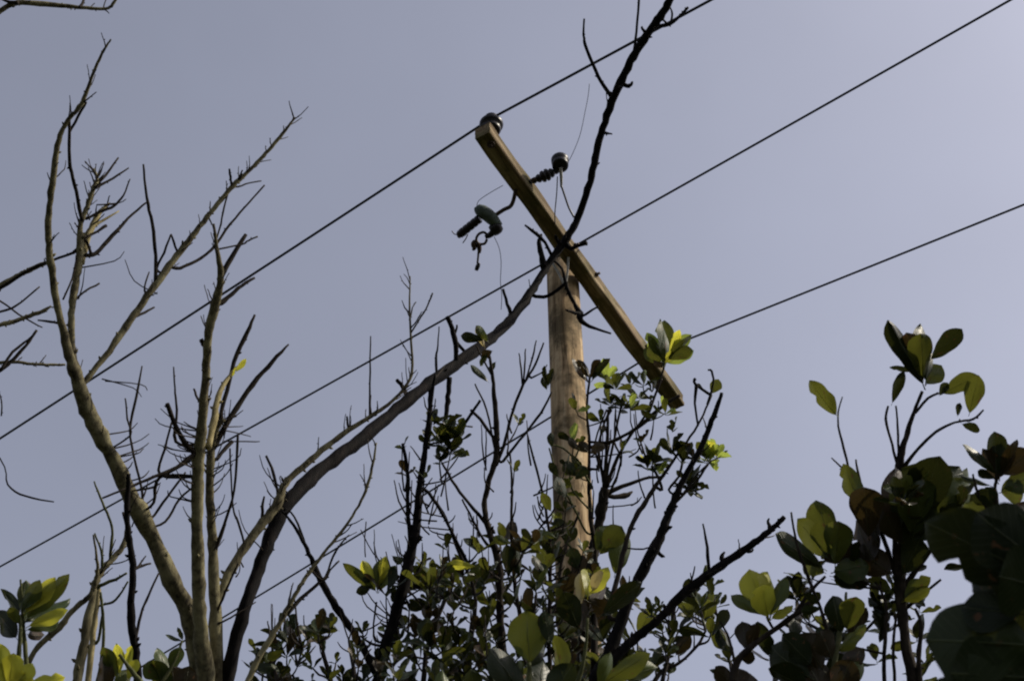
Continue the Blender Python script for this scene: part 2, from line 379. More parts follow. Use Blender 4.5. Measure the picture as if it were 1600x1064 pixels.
def fuzz(root, b, n, L, mat='twig', t0=0.15, t1=1.0, w_=2.6, up=0.4, name='twig', bend=0.2):
    """n small bare side twigs along a branch"""
    m = len(b.sm)
    for i in range(n):
        k = int(m * (t0 + (t1 - t0) * random.random())); k = min(max(k, 1), m - 2)
        q = b.sm[k]; a = b.sm[k - 1]; c = b.sm[k + 1]
        tx, ty = c[0] - a[0], c[1] - a[1]; l = math.hypot(tx, ty) or 1; tx /= l; ty /= l
        an = random.choice((-1, 1)) * random.uniform(0.4, 1.1)
        dx = tx * cos(an) - ty * sin(an); dy = tx * sin(an) + ty * cos(an) - up
        l = math.hypot(dx, dy) or 1; dx /= l; dy /= l
        LL = L * random.uniform(0.4, 1.2)
        branch(root, [(q[0], q[1], w_), (q[0] + dx * LL * .5 + random.uniform(-2, 2), q[1] + dy * LL * .5, w_ * .8),
                      (q[0] + dx * LL, q[1] + dy * LL - bend * LL * random.random(), w_ * .5)], name, at=b, ds=random.uniform(-.15, .15), mat=mat, buds=0.25)
def to_ground(x, y, s, r, lean=(0.0, 0.0)):
    """world points that carry a stem seen at (x, y) down to the ground"""
    p = P(x, y, s); g = Vector((p.x + lean[0], p.y + lean[1], 0)); h = p.z
    return g, [(g.x, g.y, -0.15, r * 1.9), (g.x, g.y, 0.05, r * 1.45), (g.x * .93 + p.x * .07, g.y * .93 + p.y * .07, h * 0.3, r * 1.15), ((g.x * .4 + p.x * .6), (g.y * .4 + p.y * .6), h * 0.68, r * 1.05)]

# ------------------------------------------------------------------ ground
def build_ground():
    V, Fc = [], []; N = 60
    def co(i):   # denser near the camera
        t = (i / N) * 2 - 1; return (abs(t) ** 3) * 900 * (1 if t > 0 else -1)
    for j in range(N + 1):
        for i in range(N + 1):
            x, y = co(i), co(j); d = math.hypot(x, y)
            V.append((x, y, min(1, d / 30) * 0.5 * noise.noise(Vector((x * .05, y * .05, 0))) - 0.0))
    for j in range(N):
        for i in range(N):
            a = j * (N + 1) + i; Fc.append((a, a + 1, a + N + 2, a + N + 1))
    o = link('ground', mesh_from('ground', V, Fc), M['ground']); o['kind'] = 'structure'
build_ground()

# ------------------------------------------------------------------ utility pole
H_ARM = 8.75
def on_plane(x, y, z): r = ray(x, y); return CAM + r * ((z - CAMZ) / r.z)
PX, PY = 0.332, 5.60
pole = thing('utility_pole', 'tan round timber power pole with a slanting mossy crossarm, behind the bare limbs', 'utility pole', (PX, PY, 0))
def build_post():
    V, Fc = [], []; S = 40; Z = [0 - .2 + (H_ARM + 0.25 + .2) * i / 150 for i in range(151)]
    for i, z in enumerate(Z):
        r0 = 0.118 - 0.014 * z / 9
        for k in range(S):
            a = 2 * pi * k / S
            rr = r0 * (1 + 0.030 * noise.noise(Vector((cos(a) * 1.2, sin(a) * 1.2, z * 0.8))))
            g = noise.noise(Vector((a * 3.5, 0, z * 0.5)))            # long drying cracks
            if 0.0 < g < 0.09: rr -= 0.006
            kn = noise.noise(Vector((cos(a) * 2.5 + 9, sin(a) * 2.5, z * 3.5)))
            if kn > 0.55: rr += (kn - 0.55) * 0.05                       # knots
            V.append((cos(a) * rr, sin(a) * rr, z))
    for i in range(len(Z) - 1):
        for k in range(S):
            k2 = (k + 1) % S; Fc.append((i * S + k, i * S + k2, (i + 1) * S + k2, (i + 1) * S + k))
    Fc.append(tuple((len(Z) - 1) * S + k for k in range(S)))
    return link('post', mesh_from('post', V, Fc), M['post'], pole)
build_post()
A = on_plane(754, 212, H_ARM); B = on_plane(1059, 638, H_ARM)
ad = (B - A).normalized(); an = Vector((ad.y, -ad.x, 0))      # an points to the right-front side
ARM_W, ARM_H = 0.104, 0.112
def build_arm():
    V, Fc = [], []; n = 60; Lr = (B - A).length; ring = []
    bev = 0.012
    prof = []
    for sx, sz in ((-1, -1), (1, -1), (1, 1), (-1, 1)):
        cx, cz = sx * (ARM_W / 2 - bev), sz * (ARM_H / 2 - bev)
        a0 = {(-1, -1): pi, (1, -1): 1.5 * pi, (1, 1): 0, (-1, 1): .5 * pi}[(sx, sz)]
        for k in range(4):
            a = a0 + k * pi / 6; prof.append((cx + cos(a) * bev, cz + sin(a) * bev))
    # split long faces for wear
    pr = []
    for i, p in enumerate(prof):
        q = prof[(i + 1) % len(prof)]; pr.append(p)
        if math.hypot(q[0] - p[0], q[1] - p[1]) > 0.03:
            for t in (0.25, 0.5, 0.75): pr.append((p[0] + (q[0] - p[0]) * t, p[1] + (q[1] - p[1]) * t))
    m = len(pr)
    for i in range(n + 1):
        y = Lr * i / n
        for (px, pz) in pr:
            d = 0.011 * noise.noise(Vector((px * 22, y * 2.6, pz * 22))) + 0.003 * noise.noise(Vector((px * 60, y * 5, pz * 60)))
            l = math.hypot(px, pz)
            V.append((px * (1 + d / l), y + (0.006 * noise.noise(Vector((px * 30, 7, pz * 30))) if i in (0, n) else 0), pz * (1 + d / l)))
    for i in range(n):
        for k in range(m):
            k2 = (k + 1) % m; Fc.append((i * m + k, i * m + k2, (i + 1) * m + k2, (i + 1) * m + k))
    Fc.append(tuple(range(m))[::-1]); Fc.append(tuple(n * m + k for k in range(m)))
    o = link('crossarm', mesh_from('crossarm', V, Fc), M['arm'], pole, smooth=False)
    Rm = Matrix((an, ad, Vector((0, 0, 1)))).transposed().to_4x4()
    c0 = A + Vector((0, 0, ARM_H / 2))
    o.matrix_local = Matrix.Translation(c0 - pole.location) @ Rm
    return o
arm = build_arm()
def lathe(name, prof, mat, par, p, axis=Vector((0, 0, 1)), seg=20):
    V, Fc = [], []
    for r, z in prof:
        for k in range(seg):
            a = 2 * pi * k / seg; V.append((cos(a) * r, sin(a) * r, z))
    n = len(prof)
    for i in range(n - 1):
        for k in range(seg):
            k2 = (k + 1) % seg; Fc.append((i * seg + k, i * seg + k2, (i + 1) * seg + k2, (i + 1) * seg + k))
    Fc.append(tuple(range(seg))[::-1]); Fc.append(tuple((n - 1) * seg + k for k in range(seg)))
    o = link(name, mesh_from(name, V, Fc), M[mat], par, smooth=True)
    q = axis.normalized().to_track_quat('Z', 'Y')
    base = par if par is pole else par
    Mw = Matrix.Translation(p) @ q.to_matrix().to_4x4()
    place(o, world_inv(par) @ Mw); WM[o.name] = Mw
    return o
def place(o, m):
    loc, rot, scl = m.decompose(); o.rotation_mode = 'QUATERNION'; o.location = loc; o.rotation_quaternion = rot; o.scale = scl
def world_inv(par): return WM[par.name].inverted()
def rod(name, pts, r, mat, par, sides=8, smooth_n=4):
    Wi = world_inv(par)
    q = [(*(Wi @ Vector(p[:3])), (p[3] if len(p) > 3 else r)) for p in pts]
    if smooth_n > 1 and len(q) > 2: q = catmull(q, smooth_n)
    V, Fc = [], []; tube_into(V, Fc, q, sides)
    o = link(name, mesh_from(name, V, Fc), M[mat], par); WM[o.name] = WM[par.name].copy(); return o
WM = {pole.name: Matrix.Translation(pole.location)}      # world matrices of the pole and its parts

INS = [(0.024, 0.0), (0.045, 0.004), (0.052, 0.02), (0.040, 0.035), (0.036, 0.045), (0.058, 0.052), (0.064, 0.070), (0.050, 0.088), (0.036, 0.095),
       (0.030, 0.105), (0.036, 0.118), (0.038, 0.132), (0.028, 0.146), (0.006, 0.150)]
top = Vector((0, 0, H_ARM + ARM_H))
def arm_pt(d, side=0.0, z=ARM_H): p = A + ad * d + an * side; return Vector((p.x, p.y, H_ARM + z))
Larm = (B - A).length
att = []
INS = [(a * 1.15, b * 1.1) for a, b in INS]
for d in (0.075, Larm - 0.30):
    p = arm_pt(d, 0.012, ARM_H)
    pin = rod('insulator_pin', [arm_pt(d, 0.012, -0.03), arm_pt(d, 0.012, ARM_H + 0.10)], 0.010, 'metal', pole)
    ins = lathe('insulator', INS, 'porcelain', pole, p + Vector((0, 0, 0.03)))
    tie = rod('tie_wire', [p + Vector((0, 0, 0.147)) + an * 0.034 * cos(a) + ad * 0.034 * sin(a) for a in [k * pi / 5 for k in range(11)]], 0.0045, 'wire', ins)
    lathe('washer', [(0.02, 0), (0.024, 0.002), (0.024, 0.008), (0.01, 0.01)], 'metal', pole, arm_pt(d, 0.012, -0.012))
    att.append(p + Vector((0, 0, 0.178)))
# insulator on the pole top
ptop = Vector((PX - 0.02, PY, H_ARM + 0.25))
rod('insulator_pin', [ptop - Vector((0, 0, 0.1)), ptop + Vector((0, 0, 0.06))], 0.010, 'metal', pole)
ins = lathe('insulator', INS, 'porcelain', pole, ptop + Vector((0, 0, 0.012)))
att.insert(1, ptop + Vector((0, 0, 0.16)))
# bolts through arm and post
for d, z in ((1.02, 0.06), (1.30, 0.07), (2.0, 0.06)):
    lathe('bolt', [(0.016, 0), (0.016, 0.012), (0.009, 0.014), (0.009, 0.03)], 'metal', pole, arm_pt(d, ARM_W / 2, z), an, seg=6)
# sunlit twigs over the arm and post, their sunlight put into a pale colour
def s_of(x, y, brs=None): return 0
for (p1, p2) in (((888, 402), (884, 444)), ((864, 412), (882, 446))):
    q1 = on_plane(p1[0], p1[1], H_ARM - 0.006); q2 = P(p2[0], p2[1], 8.86)
    rod('sunlit_twig', [q1, (q1 + q2) / 2 + Vector((0.004, 0, 0)), q2], 0.0075, 'glaze_pale', pole, 6)

# cutout hanging on a bracket left of the arm (all one fitting)
def s_plane(x, y, z): return (on_plane(x, y, z) - CAM).length
sC = s_plane(805, 310, H_ARM - 0.02)
br = rod('cutout_bracket', [P(806, 296, sC), P(802, 314, sC), P(797, 323, sC), P(787, 328, sC), P(772, 338, sC)], 0.0125, 'metal', pole)
def q(x, y, ds=0): return P(x, y, sC + ds)
rod('housing', [(*q(745, 322), 0.020), (*q(750, 328), 0.038), (*q(762, 336), 0.042), (*q(773, 346), 0.036), (*q(783, 353), 0.014)], 0.03, 'polymer', br, 14)
rod('clamp', [(*q(757, 338), 0.016), (*q(768, 350), 0.013), (*q(772, 360), 0.011)], 0.012, 'polymer', br, 8)
tube_pts = []
for i in range(26):
    t = i / 25; x = 749 - t * 30; y = 342 + t * 24
    tube_pts.append((*q(x, y, 0.05 * t), 0.0275 * (1.0 if i % 5 < 4 else 0.86)))
tb = rod('fuse_tube', tube_pts, 0.02, 'porcelain', br, 16, smooth_n=1)
rod('cap', [(*q(721, 364, .05), 0.020), (*q(716, 368, .05), 0.021), (*q(714, 369, .05), 0.008)], 0.02, 'metal', br, 12)
rod('contact_finger', [q(731, 366), q(728, 373), q(723, 380)], 0.0035, 'metal', br, 5)
rod('contact_finger', [q(716, 367, .05), q(710, 366, .05), q(706, 361, .05)], 0.0032, 'metal', br, 5)
lathe('insulator_shed', [(0.012, -0.038), (0.034, -0.033), (0.041, -0.01), (0.040, 0.014), (0.030, 0.033), (0.012, 0.038)], 'porcelain', br, q(775, 357), VIEW_RIGHT * .8 + VIEW_UP * .6)
rod('neck', [(*q(773, 360), 0.022), (*q(766, 367), 0.019), (*q(758, 371), 0.012)], 0.02, 'porcelain', br, 10)
rod('loop', [q(762, 368), q(756, 363), q(748, 366), q(744, 374), q(748, 381), q(757, 381), q(761, 374)], 0.0085, 'metal', br, 7)
rod('link', [(*q(743, 376), 0.011), (*q(740, 381), 0.017), (*q(741, 388), 0.014), (*q(738, 391), 0.006)], 0.01, 'metal', br, 8)
rod('link', [(*q(747, 380), 0.014), (*q(749, 388), 0.015), (*q(749, 396), 0.008)], 0.01, 'metal', br, 8)
rod('hanger_rod', [(*q(748, 390), 0.0075), (*q(747, 402), 0.0065), (*q(746, 412), 0.0065)], 0.006, 'metal', br, 6)
rod('weight', [(*q(749, 411), 0.007), (*q(747, 415), 0.0135), (*q(745, 420), 0.013), (*q(744, 423), 0.010)], 0.006, 'porcelain', br, 8)
rod('jumper_wire', [q(772, 370), q(780, 388), q(783, 410), q(782, 440), q(784, 462), q(783, 484)], 0.0022, 'wire', pole, 5)
rod('jumper_wire', [q(786, 290), q(765, 302), q(748, 314), q(745, 324)], 0.0022, 'wire', pole, 5)
# arrester on the far right side of the arm
sD = s_plane(826, 288, H_ARM + 0.06)
def q2(x, y, ds=0): return P(x, y, sD + ds)
ab_ = rod('arrester_bracket', [q2(822, 300), q2(823, 291), q2(828, 284), q2(838, 279)], 0.012, 'metal', pole)
pts = []
for i in range(34):
    t = i / 33; x = 826 + 46 * t; y = 286 - 20 * t
    r = 0.018 + 0.022 * math.exp(-((t - .58) / .25) ** 2)
    pts.append((*q2(x, y, .06 * t), r * (1.0 if i % 5 < 3 else 0.74)))
rod('ribbed_insulator', pts, 0.02, 'porcelain', ab_, 14, smooth_n=1)
lathe('insulator_cup', [(0.030, -0.060), (0.050, -0.056), (0.052, -0.03), (0.042, -0.022), (0.054, -0.012), (0.055, 0.015), (0.044, 0.034), (0.020, 0.042), (0.004, 0.043)],
      'porcelain', ab_, q2(875, 252, .08), Vector((0, 0, 1)))
rod('terminal', [(*q2(868, 268, .05), 0.012), (*q2(874, 265, .05), 0.014), (*q2(880, 261, .05), 0.010)], 0.01, 'metal', ab_, 8)
rod('terminal', [(*q2(876, 262, .02), 0.010), (*q2(877, 278, .02), 0.010), (*q2(877, 293, .02), 0.007)], 0.01, 'glaze_pale', ab_, 8)
rod('jumper_wire', [q2(871, 276), q2(870, 300), q2(868, 322), q2(867, 338), P(868, 366, 8.95)], 0.0036, 'wire', pole, 5)
rod('jumper_wire', [q2(877, 290), q2(883, 308), q2(889, 325), q2(897, 340)], 0.0062, 'wire', pole, 6)
# ---- three conductors
def wire(at_p, left, right, label, r=0.0085, span=44):
    o = None
    V, Fc = [], []
    sides_pts = {}
    for key, px, dr in (('l', left, -an), ('r', right, an)):
        rr = ray(*px); best = None; dr0 = dr
        for k in range(-160, 161):
            dd = dr0.copy(); dd.rotate(Matrix.Rotation(radians(k * 0.1), 3, 'Z'))
            nn = Vector((dd.y, -dd.x, 0)); t = (at_p - CAM).dot(nn) / rr.dot(nn); hit = CAM + rr * t
            dist = (hit - at_p).dot(dd)
            if dist <= 0.3: continue
            a = (at_p.z - hit.z) / (dist * (span - dist)); c_ = abs(a - 0.0014) * 1000 + abs(k) * 0.004
            if best is None or c_ < best[0]: best = (c_, a, dd, k)
        a, dr = best[1], best[2]
        line = []
        for i in range(49):
            u = span * (i / 48) ** 1.6
            line.append(at_p + dr * u + Vector((0, 0, -a * u * (span - u))))
        sides_pts[key] = line
    line = sides_pts['l'][::-1] + sides_pts['r'][1:]
    c = at_p.copy()
    tube_into(V, Fc, [(*(p - c), r) for p in line], 7)
    o = link('power_line', mesh_from('power_line', V, Fc), M['wire']); o.location = c
    o['label'] = label; o['category'] = 'power line'; o['group'] = 'overhead power lines on the crossarm'
    return o
wire(att[0], (0, 685), (1110, 1), 'topmost black power line, held by the insulator on the upper end of the crossarm', 0.0085)
wire(att[1], (0, 885), (1580, 0), 'middle black power line, crossing the pole top behind the timber arm', 0.0075)
wire(att[2], (405, 930), (1600, 320), 'lowest black power line, tied at the lower right end of the crossarm', 0.0075)
for i in range(0):
    pass
# clamp on the top conductor with its drop wire down to the arrester
rod('jumper_wire', [P(921, 131, 9.0), P(919, 150, 9.0), P(914, 176, 9.0), P(906, 212, 9.0), P(893, 244, 9.05), P(882, 262, 9.05)], 0.0020, 'wire', pole, 5)

# ------------------------------------------------------------------ bare pollarded tree with several limbs
S0 = 5.7
g, dn = to_ground(332, 1200, S0, 0.12)
T1 = thing('bare_tree', 'leafless many-limbed grey tree whose long right limb crosses in front of the pole', 'tree', g)
# one trunk that the limbs leave near the lower edge of the picture
trunk = branch(T1, [(334, 1230, 110, 5.7), (332, 1170, 100, 5.7), (332, 1120, 84, 5.7), (332, 1090, 50, 5.7)], 'trunk', s=5.7, mat='bark', down=dn[:3], rough=0.12)
A1 = branch(T1, [(320, 1110, 44), (303, 990, 32), (262, 890, 28), (215, 795, 30), (175, 715, 27), (140, 650, 27), (122, 598, 25), (105, 545, 15), (90, 480, 12), (79, 410, 12),
                 (76, 355, 11), (81, 290, 11), (92, 218, 9), (106, 188, 7), (128, 162, 7), (147, 112, 5), (163, 78, 4), (174, 62, 2.5)], 'limb', s=5.7, ds=-0.1, mat='bark', buds=.15)
A1b = branch(T1, [(122, 596, 20), (113, 545, 13), (112, 490, 12), (118, 440, 13), (124, 395, 13), (125, 355, 9), (136, 322, 8), (147, 292, 7), (152, 280, 5), (146, 264, 5)], 'limb', at=A1, ds=.25, mat='bark', buds=.3)
A2 = branch(T1, [(128, 602, 9), (165, 556, 11), (197, 510, 12), (235, 456, 12), (265, 415, 12), (300, 370, 10), (335, 325, 8), (365, 290, 8), (392, 264, 6), (420, 235, 6), (445, 205, 5), (461, 184, 3)], 'limb', at=A1, ds=.5, mat='bark', buds=.3)
B1 = branch(T1, [(326, 1110, 34.0), (313, 980, 23.8), (310, 900, 22.1), (308, 800, 20.4), (310, 720, 20.4), (317, 650, 17.0), (322, 580, 14.4), (326, 520, 15.3), (338, 470, 15.2), (345, 430, 11.4), (339, 390, 7.6), (334, 350, 3.8)], 'limb', s=5.65, ds=-.2, mat='bark', buds=.15)
B2 = branch(T1, [(340, 1110, 29.5), (336, 950, 19.7), (332, 850, 17.2), (328, 770, 13.9), (330, 705, 13.9), (338, 672, 9.8), (350, 655, 7.4)], 'limb', s=5.75, ds=.1, mat='bark', buds=.1)
A3 = branch(T1, [(344, 1110, 26.9, 5.75), (376, 970, 19.8, 5.8), (401, 900, 19.2, 5.9), (424, 835, 21.7, 6.0), (450, 785, 23.0, 6.1), (500, 735, 21.7, 6.3), (560, 690, 20.5, 6.5), (620, 640, 19.8, 6.75), (680, 592, 19.2, 7.0), (740, 550, 18.5, 7.3),
                 (790, 508, 16.0, 7.6), (825, 463, 14.1, 7.85), (848, 427, 10.9, 8.0), (868, 397, 11.2, 8.1), (886, 371, 12.6, 8.15), (906, 333, 10.5, 8.2), (924, 275, 12.0, 8.2), (936, 220, 11.2, 8.2), (956, 160, 12.6, 8.2),
                 (985, 97, 12.6, 8.2), (1010, 56, 12.6, 8.2), (1036, 20, 12.6, 8.2), (1056, -22, 10.5, 8.2), (1080, -90, 7.0, 8.2), (1095, -150, 2.8, 8.2)], 'limb', s=5.75, mat='bark_dark_shaded', buds=.12)
C1 = branch(T1, [(338, 945, 14), (362, 888, 16), (400, 830, 17), (432, 790, 18), (446, 755, 13), (478, 725, 11), (530, 682, 10), (580, 650, 8), (618, 622, 6), (643, 585, 5), (642, 530, 4), (640, 480, 3.5), (641, 432, 2)], 'limb', at=B2, ds=.7, mat='bark', buds=.3)
# traced side branches
for root_b, pts, ds in [
    (A1, [(96, 505, 5), (78, 503, 4), (60, 500, 3)], .2),
    (A1, [(108, 185, 5), (108, 225, 5), (110, 262, 6), (119, 300, 6), (128, 345, 6)], .1),
    (A1, [(134, 160, 4), (122, 182, 4), (108, 208, 4)], .05),
    (A1b, [(149, 290, 5), (165, 274, 4), (185, 247, 2.5)], .1),
    (A1b, [(151, 293, 5), (176, 279, 4), (201, 263, 2.5)], .1),
    (A1b, [(135, 342, 4), (158, 330, 4), (178, 322, 4), (193, 305, 3), (203, 280, 2)], .1),
    (A1b, [(130, 400, 7), (150, 396, 6), (176, 368, 6), (200, 342, 4), (228, 317, 3)], .2),
    (A1b, [(134, 375, 5), (138, 386, 5), (142, 398, 5)], 0),
    (A1b, [(136, 370, 4), (152, 362, 4), (166, 353, 5)], .1),
    (A1b, [(122, 398, 4), (113, 435, 3), (98, 468, 3)], -.1),
    (A1b, [(116, 470, 4), (133, 455, 3), (155, 443, 3)], .1),
    (A1b, [(118, 392, 6), (112, 396, 4), (84, 406, 4), (50, 420, 5), (0, 450, 6), (-40, 470, 7)], .2),
    (A2, [(243, 446, 7), (243, 400, 6), (238, 350, 6), (229, 308, 5), (224, 257, 3)], .1),
    (A2, [(245, 420, 4), (256, 395, 4), (267, 367, 3)], .0),
    (A2, [(278, 396, 4), (272, 380, 4), (267, 366, 3)], .0),
    (A2, [(276, 420, 5), (300, 411, 5), (330, 391, 5), (360, 350, 4), (388, 318, 3), (413, 290, 2.5)], .3),
    (A2, [(362, 292, 4), (360, 276, 4), (358, 264, 3)], 0),
    (A2, [(368, 288, 3), (374, 276, 3), (379, 266, 2)], 0),
    (A2, [(356, 302, 3), (350, 325, 3), (345, 350, 3), (338, 376, 2.5)], -.1),
    (A2, [(212, 494, 4), (226, 488, 4), (241, 480, 2.5)], .1),
    (A2, [(228, 462, 4), (226, 448, 3), (233, 425, 2)], .1),
    (A2, [(372, 292, 3), (390, 286, 2.5), (408, 283, 2)], .1),
    (B1, [(342, 438, 9), (352, 420, 8), (366, 396, 7), (384, 367, 6)], .1),
    (B1, [(378, 382, 3), (388, 376, 3), (402, 370, 3)], .1),
    (B1, [(345, 474, 8), (362, 460, 7), (378, 446, 6), (398, 434, 4)], .1),
    (B1, [(324, 545, 7), (317, 538, 6), (314, 530, 7)], 0),
    (B1, [(309, 712, 10), (288, 690, 8), (272, 660, 7), (262, 631, 7)], -.1),
    (B1, [(308, 705, 8), (276, 730, 6), (240, 745, 5), (200, 762, 4), (160, 778, 3)], -.2),
    (B1, [(250, 742, 5), (258, 700, 4), (268, 660, 3)], .1),
    (B1, [(275, 690, 5), (276, 640, 4), (273, 606, 3), (271, 573, 2)], .1),
    (B1, [(250, 745, 5), (240, 785, 5), (222, 800, 4)], .1),
    (B1, [(315, 632, 4), (308, 622, 4), (303, 608, 3)], .1),
    (A1, [(221, 800, 5), (222, 768, 4), (211, 720, 4), (203, 672, 4), (213, 620, 4), (222, 572, 2.5)], .2),
    (A1, [(204, 680, 3), (199, 655, 3), (196, 622, 2)], .1),
    (A1, [(258, 815, 4), (280, 780, 4), (310, 755, 3)], .1),
    (A1, [(236, 810, 4), (262, 775, 4), (290, 738, 3)], .1),
    (B2, [(334, 700, 9), (362, 648, 8), (395, 601, 8), (425, 565, 7), (451, 538, 3)], .2),
    (B2, [(334, 690, 7), (350, 628, 7), (366, 565, 7), (386, 520, 7), (398, 492, 4)], .2),
    (B2, [(339, 718, 6), (350, 702, 6), (363, 690, 6)], .1),
    (B2, [(333, 868, 6), (350, 820, 5), (366, 765, 4), (372, 680, 4)], -.1),
    (C1, [(383, 856, 4), (372, 815, 4), (364, 790, 3), (359, 700, 3)], -.1),
    (B2, [(337, 960, 4), (352, 925, 4), (372, 880, 3)], -.1),
    (C1, [(578, 650, 4), (578, 600, 3), (579, 525, 2)], .1),
    (C1, [(545, 674, 4), (543, 660, 4), (542, 650, 3)], 0),
    (C1, [(642, 520, 3), (658, 495, 3), (668, 478, 2.5), (676, 458, 3)], .1),
    (C1, [(640, 500, 3), (645, 480, 2), (650, 472, 2)], .1),
    (C1, [(435, 775, 5), (428, 742, 5), (416, 712, 4)], .1),
    (C1, [(410, 812, 5), (410, 792, 5), (413, 775, 3)], 0),
    (A3, [(714, 572, 9), (712, 540, 8), (706, 512, 8), (698, 494, 7)], .05),
    (A3, [(711, 530, 5), (713, 515, 4), (714, 508, 3)], .05),
    (A3, [(800, 497, 6), (793, 475, 5), (786, 452, 4)], .05),
    (A3, [(640, 625, 7), (630, 606, 7), (620, 593, 6)], .05),
    (A3, [(682, 590, 4), (681, 560, 4), (684, 540, 2.5), (686, 510, 2)], .05),
    (A3, [(955, 152, 7), (935, 120, 6), (917, 78, 6), (912, 55, 4), (913, 30, 3)], .1),
    (A3, [(990, 85, 5), (994, 50, 4), (999, -6, 4)], .1),
    (A3, [(1012, 55, 6), (1005, 47, 4), (1002, 42, 3)], .0),
    (A3, [(1026, 42, 7), (1046, 38, 6), (1062, 26, 5), (1075, 12, 4)], .1),
    (A3, [(1046, 38, 3), (1050, 22, 3), (1047, 12, 2)], .1),
    (A3, [(946, 208, 5), (952, 209, 3), (957, 210, 2)], .0),
    (A3, [(980, 135, 7), (986, 132, 5), (988, 128, 3)], .0),
    (A3, [(674, 600, 9), (673, 625, 8), (671, 660, 7), (668, 700, 7)], -.1),
    (A3, [(702, 590, 9), (700, 620, 8), (697, 650, 8), (690, 690, 8)], -.1),
    (A3, [(832, 462, 7), (850, 464, 6), (866, 457, 6), (886, 441, 5)], -.15),
    (A3, [(884, 380, 8), (892, 388, 8), (905, 384, 5), (916, 380, 7)], -.1),
    (A3, [(862, 400, 6), (852, 380, 5), (838, 366, 6), (820, 352, 3)], -.05),
    (A3, [(878, 384, 5), (872, 378, 6), (868, 368, 4)], -.05),
    (A3, [(878, 420, 4), (886, 450, 6), (898, 476, 6), (906, 490, 10), (908, 502, 8), (926, 512, 5), (955, 521, 3)], -.1),
    (A3, [(907, 496, 5), (920, 488, 4), (935, 479, 3)], -.1),
    (A3, [(906, 490, 6), (895, 488, 5), (884, 484, 3)], -.1),
    (A3, [(850, 420, 12), (846, 400, 9), (842, 380, 7), (846, 366, 4)], .1),
]:
    big = max(p[2] for p in pts)
    nm = 'branch' if big >= 5 or len(pts) > 4 else 'twig'
    dark = root_b is A3
    ats = root_b
    b = branch(T1, pts, nm, at=ats, ds=ds, mat='twig' if not dark else 'bark_dark_shaded', buds=.35 if big < 9 else .2)
# shoots with their sunlight put into pale ochre bark
pb1 = branch(T1, [(128, 412, 10), (136, 375, 11), (148, 345, 9), (158, 330, 6), (170, 318, 3)], 'branch', at=A1b, ds=.2, mat='bark_sunlit', buds=.4)
branch(T1, [(143, 355, 5), (160, 345, 4), (186, 330, 2)], 'twig', at=pb1, ds=.1, mat='bark_sunlit', buds=.4)
pb2 = branch(T1, [(325, 700, 10), (336, 650, 11), (343, 612, 9), (358, 588, 6), (372, 572, 3)], 'branch', at=B1, ds=.3, mat='bark_sunlit', buds=.4)
leaf(T1, (368, 582), (384, 560), 9, 5.8, 'leaf_yellow'); leaf(T1, (362, 590), (366, 572), 6, 5.8, 'leaf_yellow')
for b_, n_, L_ in ((A1b, 8, 26), (A2, 6, 22), (B1, 5, 22), (C1, 8, 26), (A3, 6, 20), (pb1, 6, 22), (B2, 4, 30), (A1, 6, 22)):
    fuzz(T1, b_, n_, L_, t0=.35)
# fine dead twiggery between the limbs on the left
for i in range(34):
    x = random.uniform(205, 300); y = random.uniform(650, 770)
    sprig(T1, [A1, B1], x, y, 0, 0, None, ds=random.uniform(-.2, .3), w0=2.6, name='branch')

# ------------------------------------------------------------------ tree standing left of the frame, its branches reach in
g, dn = to_ground(-210, 1080, 7.2, 0.10, (-.3, 0))
T2 = thing('bare_tree', 'mossy bare tree mostly outside the left edge, only thin horizontal branches reaching in', 'tree', g)
t2 = branch(T2, [(-210, 1080, 50), (-190, 800, 40), (-170, 560, 32), (-150, 330, 22), (-130, 140, 14), (-100, 50, 8)], 'trunk', s=7.2, ds=.2, mat='bark', down=dn)
for pts in [[(-165, 520, 12), (-60, 475, 10), (0, 446, 8), (30, 430, 8), (55, 418, 8), (80, 408, 5)],
            [(-170, 570, 12), (-60, 525, 9), (0, 508, 8), (35, 498, 7), (66, 486, 6), (80, 478, 2.5)],
            [(-60, 500, 5), (0, 487, 4), (25, 478, 4), (62, 448, 2.5)],
            [(-180, 640, 9), (-70, 590, 7), (0, 566, 5), (50, 569, 5), (78, 570, 5), (102, 570, 4)],
            [(-60, 610, 7), (0, 578, 7), (20, 562, 6), (40, 540, 5), (58, 516, 4)],
            [(0, 580, 4), (20, 550, 4), (45, 530, 3), (56, 517, 3)],
            [(-60, 440, 3), (0, 470, 3), (30, 492, 2.5), (66, 512, 2)],
            [(-60, 690, 3, 7.0), (-20, 600, 2, 7.0), (1, 620, 2, 7.), (2, 650, 2, 7.)],
            [(-80, 640, 3), (0, 716, 2), (12, 757, 2.5), (40, 775, 3), (84, 784, 2)],
            [(-100, 60, 8), (-30, 40, 8), (0, 18, 8), (28, 5, 9), (80, 8, 8), (128, 12, 6), (166, 14, 5), (178, 4, 5), (186, -10, 3)],
            [(124, 12, 4), (130, 4, 4), (132, -8, 3)], [(28, 5, 6), (10, 2, 5), (-10, -8, 4)]]:
    b = branch(T2, pts, 'branch', at=t2, ds=0.1, mat='twig' if pts[0][2] < 8 else 'bark', buds=.4)
    if pts[0][2] >= 8: fuzz(T2, b, 5, 16, t0=.5, w_=2.2)

